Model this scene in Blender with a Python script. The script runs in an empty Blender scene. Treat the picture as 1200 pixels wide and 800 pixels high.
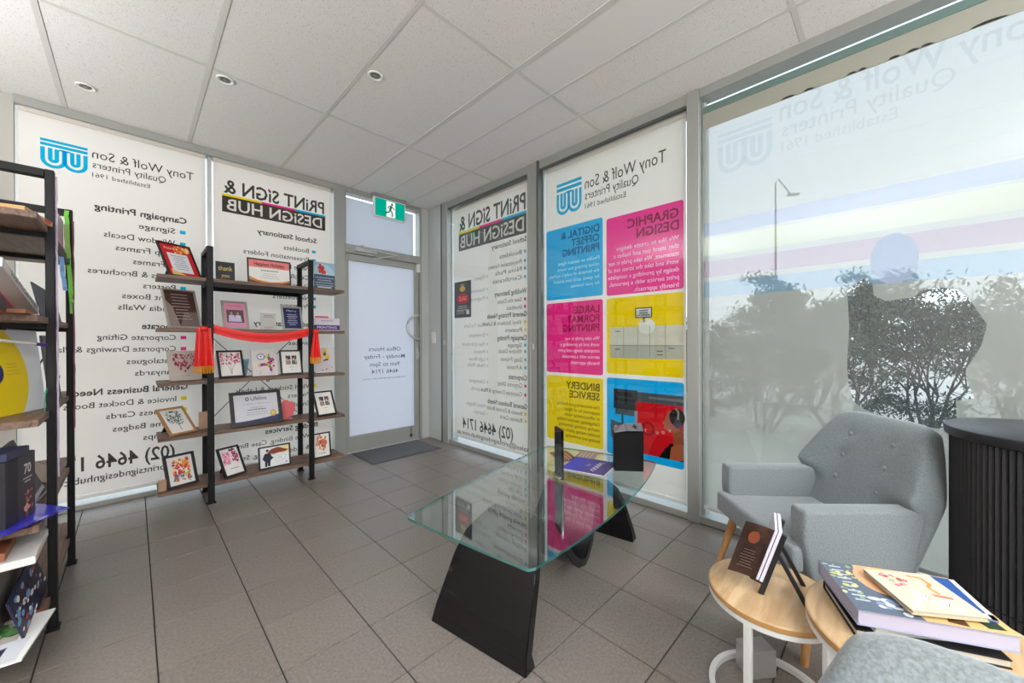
import bpy, bmesh, math, random
from mathutils import Vector, Matrix, Euler

R = math.radians
S = bpy.context.scene
COL = S.collection
random.seed(7)

# ------------------------------------------------------------------ camera
cam_d = bpy.data.cameras.new('camera')
cam = bpy.data.objects.new('camera', cam_d)
COL.objects.link(cam)
yaw, pit, rol = R(46.1715), R(-.2049), R(-.1988)
fw = Vector((math.sin(yaw) * math.cos(pit), math.cos(yaw) * math.cos(pit), math.sin(pit)))
r0 = Vector((math.cos(yaw), -math.sin(yaw), 0))
u0 = r0.cross(fw)
rt = r0 * math.cos(rol) + u0 * math.sin(rol)
up = -r0 * math.sin(rol) + u0 * math.cos(rol)
M = Matrix((rt, up, -fw)).transposed().to_4x4()
M.translation = Vector((0, 0, 1.13))
cam.matrix_world = M
cam_d.sensor_fit = 'HORIZONTAL'
cam_d.sensor_width = 36
cam_d.lens = 443.45 / 1200 * 36
cam_d.shift_x = -18.72 / 1200
cam_d.shift_y = 1.79 / 1200
cam_d.clip_start = 0.02
S.camera = cam

# ------------------------------------------------------------------ world
S.view_settings.view_transform = 'Standard'
S.view_settings.look = 'None'
S.view_settings.gamma = 1
S.view_settings.exposure = 0.0
w = bpy.data.worlds.new('sky')
S.world = w
w.use_nodes = True
nt = w.node_tree
nt.nodes.clear()
wo = nt.nodes.new('ShaderNodeOutputWorld')
bg = nt.nodes.new('ShaderNodeBackground')
tc = nt.nodes.new('ShaderNodeTexCoord')
sx = nt.nodes.new('ShaderNodeSeparateXYZ')
cr = nt.nodes.new('ShaderNodeValToRGB')
cr.color_ramp.elements[0].position = 0.0
cr.color_ramp.elements[0].color = (.86, .92, .97, 1)
cr.color_ramp.elements[1].position = 0.8
cr.color_ramp.elements[1].color = (.62, .76, .95, 1)
nt.links.new(tc.outputs['Generated'], sx.inputs[0])
nt.links.new(sx.outputs['Z'], cr.inputs[0])
nt.links.new(cr.outputs[0], bg.inputs[0])
bg.inputs[1].default_value = 2.25
nt.links.new(bg.outputs[0], wo.inputs[0])

# unseen fill lights under the ceiling, added behind the camera to brighten the room
def area(name, loc, rot, sx_, sy_, power, color=(.93, .965, 1)):
    l = bpy.data.lights.new(name, 'AREA')
    l.shape = 'RECTANGLE'
    l.size, l.size_y, l.energy, l.color = sx_, sy_, power, color
    o = bpy.data.objects.new(name, l)
    o.location, o.rotation_euler = loc, rot
    COL.objects.link(o)
    return o
FILL_XY = [(-.9, -2.0), (.9, -2.3), (-2.6, -2.4), (-1.8, -2.0)]
for px_, py_ in FILL_XY:
    area('ceiling_fill', (px_, py_, 2.655), (0, 0, 0), .58, 1.18, 75)
for ux, uy in [(-1.6, 2.5), (-1.5, .2), (.1, -1.5), (1.2, -2.2)]:      # unseen upward fill lights, added to brighten the ceiling
    area('upward_fill', (ux, uy, 1.75), (math.pi, 0, 0), .45, .45, 62)

# ------------------------------------------------------------------ helpers
def lin(c):
    if isinstance(c, str):
        c = tuple(int(c[i:i + 2], 16) for i in (0, 2, 4))
    return tuple(((v / 255) / 12.92 if v <= 10 else ((v / 255 + .055) / 1.055) ** 2.4) for v in c) + (1,)

MC = {}
def newmat(name):
    m = bpy.data.materials.new(name)
    m.use_nodes = True
    return m, m.node_tree, m.node_tree.nodes['Principled BSDF']

def mat(name, c, rough=.5, metal=0, spec=.5, coat=0, bump=0, bscale=200, var=0, vscale=5, bdist=.002):
    if name in MC:
        return MC[name]
    m, t, b = newmat(name)
    col = lin(c)
    b.inputs['Base Color'].default_value = col
    b.inputs['Roughness'].default_value = rough
    b.inputs['Metallic'].default_value = metal
    b.inputs['Specular IOR Level'].default_value = spec
    b.inputs['Coat Weight'].default_value = coat
    b.inputs['Coat Roughness'].default_value = .03
    co = t.nodes.new('ShaderNodeTexCoord')
    if bump:
        n = t.nodes.new('ShaderNodeTexNoise')
        n.inputs['Scale'].default_value = bscale
        n.inputs['Detail'].default_value = 3
        bp = t.nodes.new('ShaderNodeBump')
        bp.inputs['Strength'].default_value = bump
        bp.inputs['Distance'].default_value = bdist
        t.links.new(co.outputs['Object'], n.inputs['Vector'])
        t.links.new(n.outputs['Fac'], bp.inputs['Height'])
        t.links.new(bp.outputs[0], b.inputs['Normal'])
    if var:
        n = t.nodes.new('ShaderNodeTexNoise')
        n.inputs['Scale'].default_value = vscale
        n.inputs['Detail'].default_value = 4
        rp = t.nodes.new('ShaderNodeValToRGB')
        rp.color_ramp.elements[0].position = .3
        rp.color_ramp.elements[1].position = .7
        rp.color_ramp.elements[0].color = tuple(v * (1 - var) for v in col[:3]) + (1,)
        rp.color_ramp.elements[1].color = tuple(min(1, v * (1 + var)) for v in col[:3]) + (1,)
        t.links.new(co.outputs['Object'], n.inputs['Vector'])
        t.links.new(n.outputs['Fac'], rp.inputs[0])
        t.links.new(rp.outputs[0], b.inputs['Base Color'])
    MC[name] = m
    return m

def wood(name, c1, c2, scale=(2, 30, 30), rough=.45):
    if name in MC:
        return MC[name]
    m, t, b = newmat(name)
    co = t.nodes.new('ShaderNodeTexCoord')
    mp = t.nodes.new('ShaderNodeMapping')
    mp.inputs['Scale'].default_value = scale
    n = t.nodes.new('ShaderNodeTexNoise')
    n.inputs['Scale'].default_value = 1.6
    n.inputs['Detail'].default_value = 8
    n.inputs['Distortion'].default_value = .6
    rp = t.nodes.new('ShaderNodeValToRGB')
    rp.color_ramp.elements[0].position = .35
    rp.color_ramp.elements[1].position = .68
    rp.color_ramp.elements[0].color = lin(c1)
    rp.color_ramp.elements[1].color = lin(c2)
    t.links.new(co.outputs['Object'], mp.inputs[0])
    t.links.new(mp.outputs[0], n.inputs['Vector'])
    t.links.new(n.outputs['Fac'], rp.inputs[0])
    t.links.new(rp.outputs[0], b.inputs['Base Color'])
    b.inputs['Roughness'].default_value = rough
    MC[name] = m
    return m

def mixmat(name, build):
    if name in MC:
        return MC[name]
    m = bpy.data.materials.new(name)
    m.use_nodes = True
    t = m.node_tree
    t.nodes.clear()
    o = t.nodes.new('ShaderNodeOutputMaterial')
    t.links.new(build(t), o.inputs[0])
    MC[name] = m
    return m

def nd(t, kind, color=None, rough=None):
    n = t.nodes.new(kind)
    if color is not None:
        n.inputs['Color'].default_value = color
    if rough is not None:
        n.inputs['Roughness'].default_value = rough
    return n.outputs[0]

def mix(t, fac, a, b):
    n = t.nodes.new('ShaderNodeMixShader')
    if isinstance(fac, (int, float)):
        n.inputs[0].default_value = fac
    else:
        t.links.new(fac, n.inputs[0])
    t.links.new(a, n.inputs[1])
    t.links.new(b, n.inputs[2])
    return n.outputs[0]

def schlick(t, f0, mx=1.0):
    lw = t.nodes.new('ShaderNodeLayerWeight')
    lw.inputs['Blend'].default_value = .5
    p = t.nodes.new('ShaderNodeMath'); p.operation = 'POWER'; p.inputs[1].default_value = 5
    a = t.nodes.new('ShaderNodeMath'); a.operation = 'MULTIPLY_ADD'
    a.inputs[1].default_value = (mx - f0); a.inputs[2].default_value = f0
    t.links.new(lw.outputs['Facing'], p.inputs[0])
    t.links.new(p.outputs[0], a.inputs[0])
    return a.outputs[0]

def glass_mat(name, tint=(.97, .985, .98, 1), f0=.04):
    return mixmat(name, lambda t: mix(t, schlick(t, f0), nd(t, 'ShaderNodeBsdfTransparent', tint),
                                      nd(t, 'ShaderNodeBsdfGlossy', (1, 1, 1, 1), 0.0)))

def fabric_mat(name, c, tr=.5):
    c = lin(c)
    return mixmat(name, lambda t: mix(t, tr, nd(t, 'ShaderNodeBsdfDiffuse', c), nd(t, 'ShaderNodeBsdfTranslucent', c)))

def ink(c):          # printing ink on a blind: tints the light that comes through, with some body colour
    if min(c) > 185 and c[0] + c[1] + c[2] > 640:
        return fabric_mat('pale_ink', (250, 248, 244), .25)
    k = 'ink_' + str(c)
    c = tuple(min(1, 1.35 * v) for v in lin(c)[:3]) + (1,)
    return mixmat(k, lambda t: mix(t, .2, nd(t, 'ShaderNodeBsdfTransparent', c), nd(t, 'ShaderNodeBsdfDiffuse', c)))

def solid(c):
    return fabric_mat('solid_ink_' + str(c), tuple(min(255, int(v * 1.08)) for v in c), .3)

def faint(c, a):     # ink seen weakly through the mesh
    k = 'faint_' + str(c) + str(a)
    c = lin(c)
    c2 = tuple(1 - a + a * v for v in c[:3]) + (1,)
    return mixmat(k, lambda t: nd(t, 'ShaderNodeBsdfTransparent', c2))

def paper(c):
    return mat('print_' + str(c), c, .45, spec=.4)

def flush(bm, name, mats, parent=None, world=True, smooth=False):
    """one mesh object from a bmesh; authored in world space when world=True"""
    me = bpy.data.meshes.new(name)
    if parent is not None and world:
        bm.transform(wm(parent).inverted())
    bm.to_mesh(me)
    bm.free()
    if not isinstance(mats, (list, tuple)):
        mats = [mats]
    for m in mats:
        me.materials.append(m)
    if smooth:
        me.polygons.foreach_set('use_smooth', [True] * len(me.polygons))
        try:
            me.set_sharp_from_angle(angle=R(smooth if smooth > 1 else 40))
        except Exception:
            pass
    o = bpy.data.objects.new(name, me)
    COL.objects.link(o)
    if parent is not None:
        o.parent = parent
    return o

def wm(o):
    m = Matrix.LocRotScale(o.location, o.rotation_euler, o.scale)
    return wm(o.parent) @ m if o.parent else m

def tag(o, label=None, cat=None, group=None, kind=None):
    if label: o['label'] = label
    if cat: o['category'] = cat
    if group: o['group'] = group
    if kind: o['kind'] = kind
    return o

def thing(name, label, cat, loc=(0, 0, 0), rotz=0, group=None):
    o = bpy.data.objects.new(name, None)
    o.empty_display_size = .05
    o.location = loc
    o.rotation_euler = (0, 0, rotz)
    COL.objects.link(o)
    return tag(o, label, cat, group)

def struct(name, bm, mats, **k):
    o = flush(bm, name, mats, None, **k)
    o['kind'] = 'structure'
    return o

def nb():
    return bmesh.new()

def bx(bm, a, b, bev=0, seg=1, mi=0, mtx=None):
    a = Vector(a); b = Vector(b)
    ms = Matrix.Translation((a + b) / 2) @ Matrix.Diagonal((abs(b.x - a.x), abs(b.y - a.y), abs(b.z - a.z), 1))
    if mtx is not None and not bev:
        ms = mtx @ ms
    r = bmesh.ops.create_cube(bm, size=1, matrix=ms)
    vs = r['verts']
    fs = set(f for v in vs for f in v.link_faces)
    for f in fs: f.material_index = mi
    if bev:
        es = list(set(e for v in vs for e in v.link_edges))
        g = bmesh.ops.bevel(bm, geom=es, offset=bev, segments=seg, affect='EDGES', profile=.5, material=-1)
        if mtx is not None:
            vv = set(v for f in g['faces'] for v in f.verts) | set(v for v in vs if v.is_valid)
            seen = set(vv); st = list(vv)
            while st:
                v = st.pop()
                for e in v.link_edges:
                    o = e.other_vert(v)
                    if o not in seen: seen.add(o); st.append(o)
            bmesh.ops.transform(bm, matrix=mtx, verts=list(seen))
    return bm

def tube(bm, pts, rad, seg=8, cap=True, mi=0):
    pts = [Vector(p) for p in pts]
    rr = rad if isinstance(rad, (list, tuple)) else [rad] * len(pts)
    rings = []
    for i, p in enumerate(pts):
        d = (pts[min(i + 1, len(pts) - 1)] - pts[max(i - 1, 0)]).normalized()
        a = Vector((0, 0, 1)) if abs(d.z) < .9 else Vector((1, 0, 0))
        e1 = d.cross(a).normalized(); e2 = d.cross(e1)
        rings.append([bm.verts.new(p + (e1 * math.cos(t) + e2 * math.sin(t)) * rr[i])
                      for t in (2 * math.pi * k / seg for k in range(seg))])
    for a, b in zip(rings, rings[1:]):
        for k in range(seg):
            f = bm.faces.new((a[k], a[(k + 1) % seg], b[(k + 1) % seg], b[k])); f.material_index = mi
    if cap:
        bm.faces.new(rings[0][::-1]).material_index = mi
        bm.faces.new(rings[-1]).material_index = mi
    return bm

def lathe(bm, prof, c=(0, 0, 0), seg=32, mi=0):
    c = Vector(c)
    rings = []
    for r, z in prof:
        if r < 1e-6:
            rings.append([bm.verts.new(c + Vector((0, 0, z)))])
        else:
            rings.append([bm.verts.new(c + Vector((r * math.cos(2 * math.pi * k / seg), r * math.sin(2 * math.pi * k / seg), z))) for k in range(seg)])
    for a, b in zip(rings, rings[1:]):
        for k in range(seg):
            k2 = (k + 1) % seg
            if len(a) == 1 and len(b) == 1: continue
            if len(a) == 1: f = bm.faces.new((a[0], b[k], b[k2]))
            elif len(b) == 1: f = bm.faces.new((a[k], a[k2], b[0]))
            else: f = bm.faces.new((a[k], a[k2], b[k2], b[k]))
            f.material_index = mi
    bmesh.ops.recalc_face_normals(bm, faces=bm.faces[:])
    return bm

def prism(bm, pts, h, mi=0):
    """pts: list of Vector (a planar loop); extruded by vector h"""
    a = [bm.verts.new(p) for p in pts]
    b = [bm.verts.new(Vector(p) + Vector(h)) for p in pts]
    n = len(pts)
    bm.faces.new(a[::-1]).material_index = mi
    bm.faces.new(b).material_index = mi
    for i in range(n):
        bm.faces.new((a[i], a[(i + 1) % n], b[(i + 1) % n], b[i])).material_index = mi
    return bm

# --- lettering: glyph meshes of Blender's own built-in face, laid onto any surface
_gl = {}
def glyphs(body, bold=0.0):
    k = (body, bold)
    if k in _gl:
        return _gl[k]
    cu = bpy.data.curves.new('lettering_source', 'FONT')
    cu.body = body
    cu.size = 1
    cu.resolution_u = 2
    cu.offset = bold
    o = bpy.data.objects.new('lettering_source', cu)
    COL.objects.link(o)
    dg = bpy.context.evaluated_depsgraph_get()
    me = bpy.data.meshes.new_from_object(o.evaluated_get(dg))
    vs = [(v.co.x, v.co.y) for v in me.vertices]
    fs = [tuple(p.vertices) for p in me.polygons]
    bpy.data.objects.remove(o)
    bpy.data.curves.remove(cu)
    bpy.data.meshes.remove(me)
    _gl[k] = (vs, fs)
    return _gl[k]

def _warm():
    pass

class Canvas:
    """flat print laid on a surface; mp(u, v, w) gives the point, w is the lift off the surface"""
    def __init__(s, mp, matf=paper, eps=.0006):
        s.mp, s.matf, s.eps = mp, matf, eps
        s.bm = bmesh.new(); s.mats = []; s.n = 0
    def mi(s, c):
        m = s.matf(c) if not isinstance(c, bpy.types.Material) else c
        if m not in s.mats: s.mats.append(m)
        return s.mats.index(m)
    def poly(s, pts, c, lay=1):
        vs = [s.bm.verts.new(s.mp(u, v, lay * s.eps)) for u, v in pts]
        f = s.bm.faces.new(vs); f.material_index = s.mi(c)
    def rect(s, u0, v0, u1, v1, c, lay=1):
        s.poly([(u0, v0), (u1, v0), (u1, v1), (u0, v1)], c, lay)
    def disc(s, u, v, ru, rv, c, lay=1, n=14, a0=0, a1=360):
        full = abs(a1 - a0) >= 360
        k = n if full else n + 1
        pts = [(u + ru * math.cos(R(a0 + (a1 - a0) * i / n)), v + rv * math.sin(R(a0 + (a1 - a0) * i / n))) for i in range(k)]
        s.poly(pts, c, lay)
    def stroke(s, pts, wd, c, lay=1):
        for (x0, y0), (x1, y1) in zip(pts, pts[1:]):
            L = math.hypot(x1 - x0, y1 - y0) or 1e-6
            nx, ny = -(y1 - y0) / L * wd / 2, (x1 - x0) / L * wd / 2
            s.poly([(x0 + nx, y0 + ny), (x0 - nx, y0 - ny), (x1 - nx, y1 - ny), (x1 + nx, y1 + ny)], c, lay)
    def text(s, body, u, v, h, c, w=None, align='L', bold=0.0, lay=2, maxw=None):
        if getattr(s, 'split', None):
            c2 = Canvas(s.mp, s.matf, s.eps); c2.text(body, u, v, h, c, w, align, bold, lay, maxw); c2.build('text_line', s.split); return
        vs, fs = glyphs(body, bold)
        if not vs: return
        x0 = min(a for a, b in vs); x1 = max(a for a, b in vs)
        k = h / .70
        kx = (w / (x1 - x0)) if w else k
        if maxw and (x1 - x0) * kx > maxw: kx = maxw / (x1 - x0)
        W = (x1 - x0) * kx
        off = {'L': 0, 'C': -W / 2, 'R': -W}[align]
        mi = s.mi(c)
        bv = [s.bm.verts.new(s.mp(u + off + (a - x0) * kx, v + b * k, lay * s.eps)) for a, b in vs]
        for f in fs:
            try:
                s.bm.faces.new([bv[i] for i in f]).material_index = mi
            except ValueError:
                pass
    def lines(s, u0, u1, v1, n, dv, hh, c, seed=0, align='C', lay=2):
        rn = random.Random(seed)
        for i in range(n):
            W = (u1 - u0) * rn.uniform(.6, 1)
            m = (u0 + u1) / 2 if align == 'C' else u0 + W / 2
            v = v1 - i * dv
            a = m - W / 2
            while a < m + W / 2 - .001:
                l = rn.uniform(.04, .12) * (u1 - u0)
                s.rect(a, v - hh, min(a + l, m + W / 2), v, c, lay)
                a += l + .018 * (u1 - u0)
    def build(s, name, parent=None, world=False):
        return flush(s.bm, name, s.mats, parent, world=world)

# ------------------------------------------------------------------ materials
alu = mat('aluminium_frame', (166, 167, 162), .42, .35, bump=.05, bscale=300)
alu_d = mat('aluminium_dark', (92, 94, 90), .5, .3)  # darker strips of the window frames
alu_w = mat('aluminium_pale', (196, 200, 198), .4, .2)
white_p = mat('white_plastic', (232, 232, 228), .4)
blk_steel = mat('black_powder_coat', (15, 15, 17), .5, spec=.3)
wallm = mat('painted_wall', (176, 172, 164), .8, bump=.1, bscale=150)
wallm2 = mat('painted_wall_rear', (190, 186, 180), .8, bump=.1, bscale=150)
blindm = fabric_mat('blind_fabric', (242, 238, 233), .5)
castm = mat('blind_cassette', (196, 188, 178), .5)
barm = mat('white_rail', (236, 236, 234), .4)
glassm = glass_mat('window_glass')
CY, MG, YL, DK = (28, 182, 216), (236, 62, 150), (250, 204, 20), (88, 82, 76)

# ------------------------------------------------------------------ floor
X0, X1, Y0, Y1, H = -3.2, 2.43, -3.2, 3.97, 2.69
grout = mat('dark_grout', (62, 58, 54), .85)
bm = nb(); bx(bm, (X0 - .2, Y0 - .2, -.12), (X1 + .14, Y1 + .12, -.004))
floor = struct('floor', bm, grout)

def tile_mat():
    m, t, b = newmat('floor_tile')
    co = t.nodes.new('ShaderNodeTexCoord')
    geo = t.nodes.new('ShaderNodeObjectInfo')
    n = t.nodes.new('ShaderNodeTexNoise'); n.inputs['Scale'].default_value = 90; n.inputs['Detail'].default_value = 4
    n2 = t.nodes.new('ShaderNodeTexNoise'); n2.inputs['Scale'].default_value = 400; n2.inputs['Detail'].default_value = 2
    rp = t.nodes.new('ShaderNodeValToRGB')
    rp.color_ramp.elements[0].position = .3; rp.color_ramp.elements[0].color = lin((112, 105, 99))
    rp.color_ramp.elements[1].position = .7; rp.color_ramp.elements[1].color = lin((134, 126, 119))
    hv = t.nodes.new('ShaderNodeHueSaturation')
    ma = t.nodes.new('ShaderNodeMath'); ma.operation = 'MULTIPLY_ADD'; ma.inputs[1].default_value = .10; ma.inputs[2].default_value = .95
    t.links.new(geo.outputs['Random'], ma.inputs[0])
    t.links.new(ma.outputs[0], hv.inputs['Value'])
    t.links.new(co.outputs['Object'], n.inputs['Vector'])
    t.links.new(co.outputs['Object'], n2.inputs['Vector'])
    t.links.new(n.outputs['Fac'], rp.inputs[0])
    t.links.new(rp.outputs[0], hv.inputs['Color'])
    t.links.new(hv.outputs[0], b.inputs['Base Color'])
    bp = t.nodes.new('ShaderNodeBump'); bp.inputs['Strength'].default_value = .35; bp.inputs['Distance'].default_value = .0015
    t.links.new(n.outputs['Fac'], bp.inputs['Height'])
    t.links.new(bp.outputs[0], b.inputs['Normal'])
    b.inputs['Roughness'].default_value = .33
    b.inputs['Specular IOR Level'].default_value = .65
    return m
tilem = tile_mat()
TX, TY, g = .2965, .3045, .0022
ox, oy = .052, 3.024
def tile_mesh(x0, y0, x1, y1):
    bm = nb(); b = .0006
    lo = [(x0, y0), (x1, y0), (x1, y1), (x0, y1)]
    hi = [(x0 + b, y0 + b), (x1 - b, y0 + b), (x1 - b, y1 - b), (x0 + b, y1 - b)]
    A = [bm.verts.new((x, y, -.0035)) for x, y in lo]
    B = [bm.verts.new((x, y, 0)) for x, y in hi]
    bm.faces.new(B)
    for i in range(4): bm.faces.new((A[i], A[(i + 1) % 4], B[(i + 1) % 4], B[i]))
    return bm
me_tile = None
near = []
rest = nb()
for i in range(-11, 9):
    for j in range(-4, 22):
        x0, x1 = ox + i * TX + g, ox + (i + 1) * TX - g
        y1, y0 = oy - j * TY - g, oy - (j + 1) * TY + g
        x0, x1, y0, y1 = max(x0, X0), min(x1, X1), max(y0, Y0), min(y1, Y1)
        if x1 - x0 < .02 or y1 - y0 < .02: continue
        full = abs((x1 - x0) - (TX - 2 * g)) < 1e-4 and abs((y1 - y0) - (TY - 2 * g)) < 1e-4
        cx, cy = (x0 + x1) / 2, (y0 + y1) / 2
        dep = cx * fw.x + cy * fw.y
        lat = cx * rt.x + cy * rt.y
        if dep > .35 and abs(lat) < dep * 1.5 + .35:
            if full:
                if me_tile is None:
                    o = flush(tile_mesh(-(TX / 2 - g), -(TY / 2 - g), TX / 2 - g, TY / 2 - g), 'tile', tilem)
                    me_tile = o.data
                else:
                    o = bpy.data.objects.new('tile', me_tile); COL.objects.link(o)
                o.location = (cx, cy, 0)
            else:
                o = flush(tile_mesh(x0 - cx, y0 - cy, x1 - cx, y1 - cy), 'tile', tilem)
                o.location = (cx, cy, 0)
            o.parent = floor
        else:
            t_ = tile_mesh(x0, y0, x1, y1)
            tm = bpy.data.meshes.new('t'); t_.to_mesh(tm); t_.free(); rest.from_mesh(tm); bpy.data.meshes.remove(tm)
o = flush(rest, 'tile_field', tilem, floor); o['kind'] = 'stuff'

# ------------------------------------------------------------------ ceiling
def panel_mat():
    m, t, b = newmat('ceiling_panel')
    co = t.nodes.new('ShaderNodeTexCoord')
    v = t.nodes.new('ShaderNodeTexNoise'); v.inputs['Scale'].default_value = 170; v.inputs['Detail'].default_value = 3
    rp = t.nodes.new('ShaderNodeValToRGB')
    rp.color_ramp.elements[0].position = .30; rp.color_ramp.elements[0].color = lin((176, 171, 164))
    rp.color_ramp.elements[1].position = .40; rp.color_ramp.elements[1].color = lin((226, 222, 218))
    t.links.new(co.outputs['Object'], v.inputs['Vector'])
    t.links.new(v.outputs['Fac'], rp.inputs[0])
    t.links.new(rp.outputs[0], b.inputs['Base Color'])
    bp = t.nodes.new('ShaderNodeBump'); bp.inputs['Strength'].default_value = .4; bp.inputs['Distance'].default_value = .002
    t.links.new(v.outputs['Fac'], bp.inputs['Height']); t.links.new(bp.outputs[0], b.inputs['Normal'])
    b.inputs['Roughness'].default_value = .9
    return m
panelm = panel_mat()
smoothpanel = mat('ceiling_panel_smooth', (224, 221, 217), .8)
bm = nb(); bx(bm, (X0 - .2, Y0 - .2, H + .012), (X1 + .14, Y1 + .12, H + .12))
ceiling = struct('ceiling', bm, mat('ceiling_void', (120, 118, 114), .9))
railm = mat('ceiling_rail', (206, 203, 198), .5)
xs = [.305 + .613 * k for k in range(-6, 3)] + [1.838, 2.144]
xs = sorted(set([X0, X1] + [x for x in xs if X0 < x < X1]))
ys = [2.784 - 1.226 * k for k in range(0, 5)]
ys = sorted(set([Y0, Y1] + [y for y in ys if Y0 < y < Y1]))
rw = .012
for a, b in zip(xs, xs[1:]):
    for c, d in zip(ys, ys[1:]):
        has_fill = any(a < px_ < b and c < py_ < d for px_, py_ in FILL_XY)
        q = nb(); bx(q, (a + rw, c + rw, H), (b - rw, d - rw, H + .012), .0015)
        flush(q, 'ceiling_panel', smoothpanel if (1.5 < (a + b) / 2 < 1.84) else panelm, ceiling)
for x in xs:
    wv = .017 if abs(x - 1.531) < .01 else rw
    q = nb(); bx(q, (x - wv, Y0, H - .003), (x + wv, Y1, H + .009), .0012); flush(q, 'grid_rail', railm, ceiling)
for y in ys:
    for a, b in zip(xs, xs[1:]):
        q = nb(); bx(q, (a + rw, y - rw, H - .002), (b - rw, y + rw, H + .009), .001); flush(q, 'grid_rail', railm, ceiling)

# ------------------------------------------------------------------ walls
# back wall: glazed front with two printed blinds and the door (plane y = 3.97)
bm = nb()
bx(bm, (X0 - .12, Y1, 0), (-.515, Y1 + .12, H))
struct('wall_back', bm, wallm)
bm = nb(); bx(bm, (X0 - .12, Y0 - .12, 0), (X0, Y1, H)); struct('wall_left', bm, wallm2)
bm = nb(); bx(bm, (X0, Y0 - .12, 0), (X1 + .12, Y0, H)); struct('wall_front', bm, wallm2)
bm = nb(); bx(bm, (X1, Y0, 0), (X1 + .12, -1.62, H)); struct('wall_right', bm, wallm2)

w1 = thing('window_1', None, None); w1['kind'] = 'structure'
def rail(parent, a, b, m=alu, name='window_frame', bev=.003):
    q = nb(); bx(q, a, b, bev); return flush(q, name, m, parent)
rail(w1, (-.515, 3.945, 2.635), (1.365, 4.05, H))
rail(w1, (-.515, 3.96, 0), (1.365, 4.05, .035))
rail(w1, (-.515, 3.975, .035), (-.495, 4.05, 2.635), alu_w)
rail(w1, (.418, 3.985, .035), (.446, 4.05, 2.635), alu_w)
rail(w1, (1.365, 3.94, 0), (1.47, 4.06, H))
q = nb(); bx(q, (-.495, 4.02, .035), (.418, 4.026, 2.635)); bx(q, (.446, 4.02, .035), (1.365, 4.026, 2.635)); flush(q, 'window_pane', glassm, w1)

# right wall: three bays (plane x = 2.43)
def bay(n, y0, y1):
    wn = thing('window_%d' % n, None, None); wn['kind'] = 'structure'
    rail(wn, (2.425, y0, 2.62 if n < 4 else 2.635), (2.54, y1, H))
    if n < 4: rail(wn, (2.425, y0, 2.60), (2.44, y1, 2.62), alu_d)
    rail(wn, (2.425, y0, 0), (2.54, y1, .045))
    rail(wn, (2.47, y0, .045), (2.54, y0 + .02, 2.62), alu_w)
    rail(wn, (2.47, y1 - .02, .045), (2.54, y1, 2.62), alu_w)
    q = nb(); bx(q, (2.433, y0, .045), (2.437, y1, 2.60 if n < 4 else 2.635)); flush(q, 'window_pane', glassm, wn)
    return wn
w2 = bay(2, 2.325, 3.56)
w3 = bay(3, .93, 2.19)
w4 = bay(4, -1.5, .855)
rail(w2, (2.415, 3.56, 0), (2.55, 3.66, H))
rail(w2, (2.415, 3.66, 0), (2.55, 3.69, H), alu_d)
rail(w2, (2.425, 3.69, 0), (2.55, 3.97, H), alu_w, 'corner_panel')
rail(w2, (2.33, 3.955, 0), (2.425, 4.05, H), alu_w, 'corner_panel')
rail(w3, (2.415, 2.29, 0), (2.55, 2.325, H), alu)
rail(w3, (2.42, 2.215, 0), (2.55, 2.29, H), alu)
rail(w3, (2.415, 2.19, 0), (2.55, 2.215, H), alu_d)
rail(w4, (2.415, .855, 0), (2.55, .93, H), alu)
rail(w4, (2.425, -1.62, 0), (2.55, -1.5, H), alu)

# door
dr = thing('door_1', None, None); dr['kind'] = 'structure'
rail(dr, (1.47, 3.95, 0), (1.482, 4.05, H), alu, 'door_frame')
rail(dr, (2.302, 3.945, 0), (2.33, 4.05, H), alu, 'door_frame')
rail(dr, (1.482, 3.95, 2.64), (2.302, 4.05, H), alu, 'door_frame')
rail(dr, (1.47, 3.94, 2.035), (2.302, 4.05, 2.12), alu, 'door_frame')
rail(dr, (1.482, 3.965, .01), (1.512, 4.01, 2.03), alu, 'door_stile')
rail(dr, (2.245, 3.965, .01), (2.298, 4.01, 2.03), alu, 'door_stile')
rail(dr, (1.512, 3.965, 1.965), (2.245, 4.01, 2.03), alu, 'door_rail')
rail(dr, (1.512, 3.965, .01), (2.245, 4.01, .17), alu, 'door_rail')
rail(dr, (1.482, 3.955, 0), (2.302, 4.06, .01), alu_w, 'threshold')
frost = mixmat('frosted_film', lambda t: mix(t, .10, mix(t, .62, nd(t, 'ShaderNodeBsdfDiffuse', lin((230, 232, 238))),
               nd(t, 'ShaderNodeBsdfTranslucent', lin((226, 229, 236)))), nd(t, 'ShaderNodeBsdfGlossy', (1, 1, 1, 1), .25)))
q = nb(); bx(q, (1.512, 3.985, .17), (2.245, 3.991, 1.965)); flush(q, 'door_pane', frost, dr)
q = nb(); bx(q, (1.482, 3.99, 2.12), (2.245, 3.996, 2.602)); flush(q, 'transom_film', frost, dr)
q = nb(); bx(q, (1.482, 4.0, 2.12), (2.302, 4.006, 2.64)); flush(q, 'transom_pane', glassm, dr)
mpA = lambda u, v, w_: Vector((u, 3.984 - w_, v))
cv = Canvas(lambda u, v, w_: Vector((-u, 3.9845 - w_, v)), ink)
for i, (s_, h_) in enumerate([('Office Hours', .044), ('Monday - Friday', .044), ('9am to 5pm', .044), ('4646 1714', .044), ('sales@printsigndesignhub.com.au', .014)]):
    cv.text(s_, -1.90, [1.035, .955, .872, .792, .735][i], h_, (120, 126, 138), align='C', bold=.006, w=[.36, .46, .34, .30, .48][i])
cv.build('door_lettering', dr)
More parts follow.
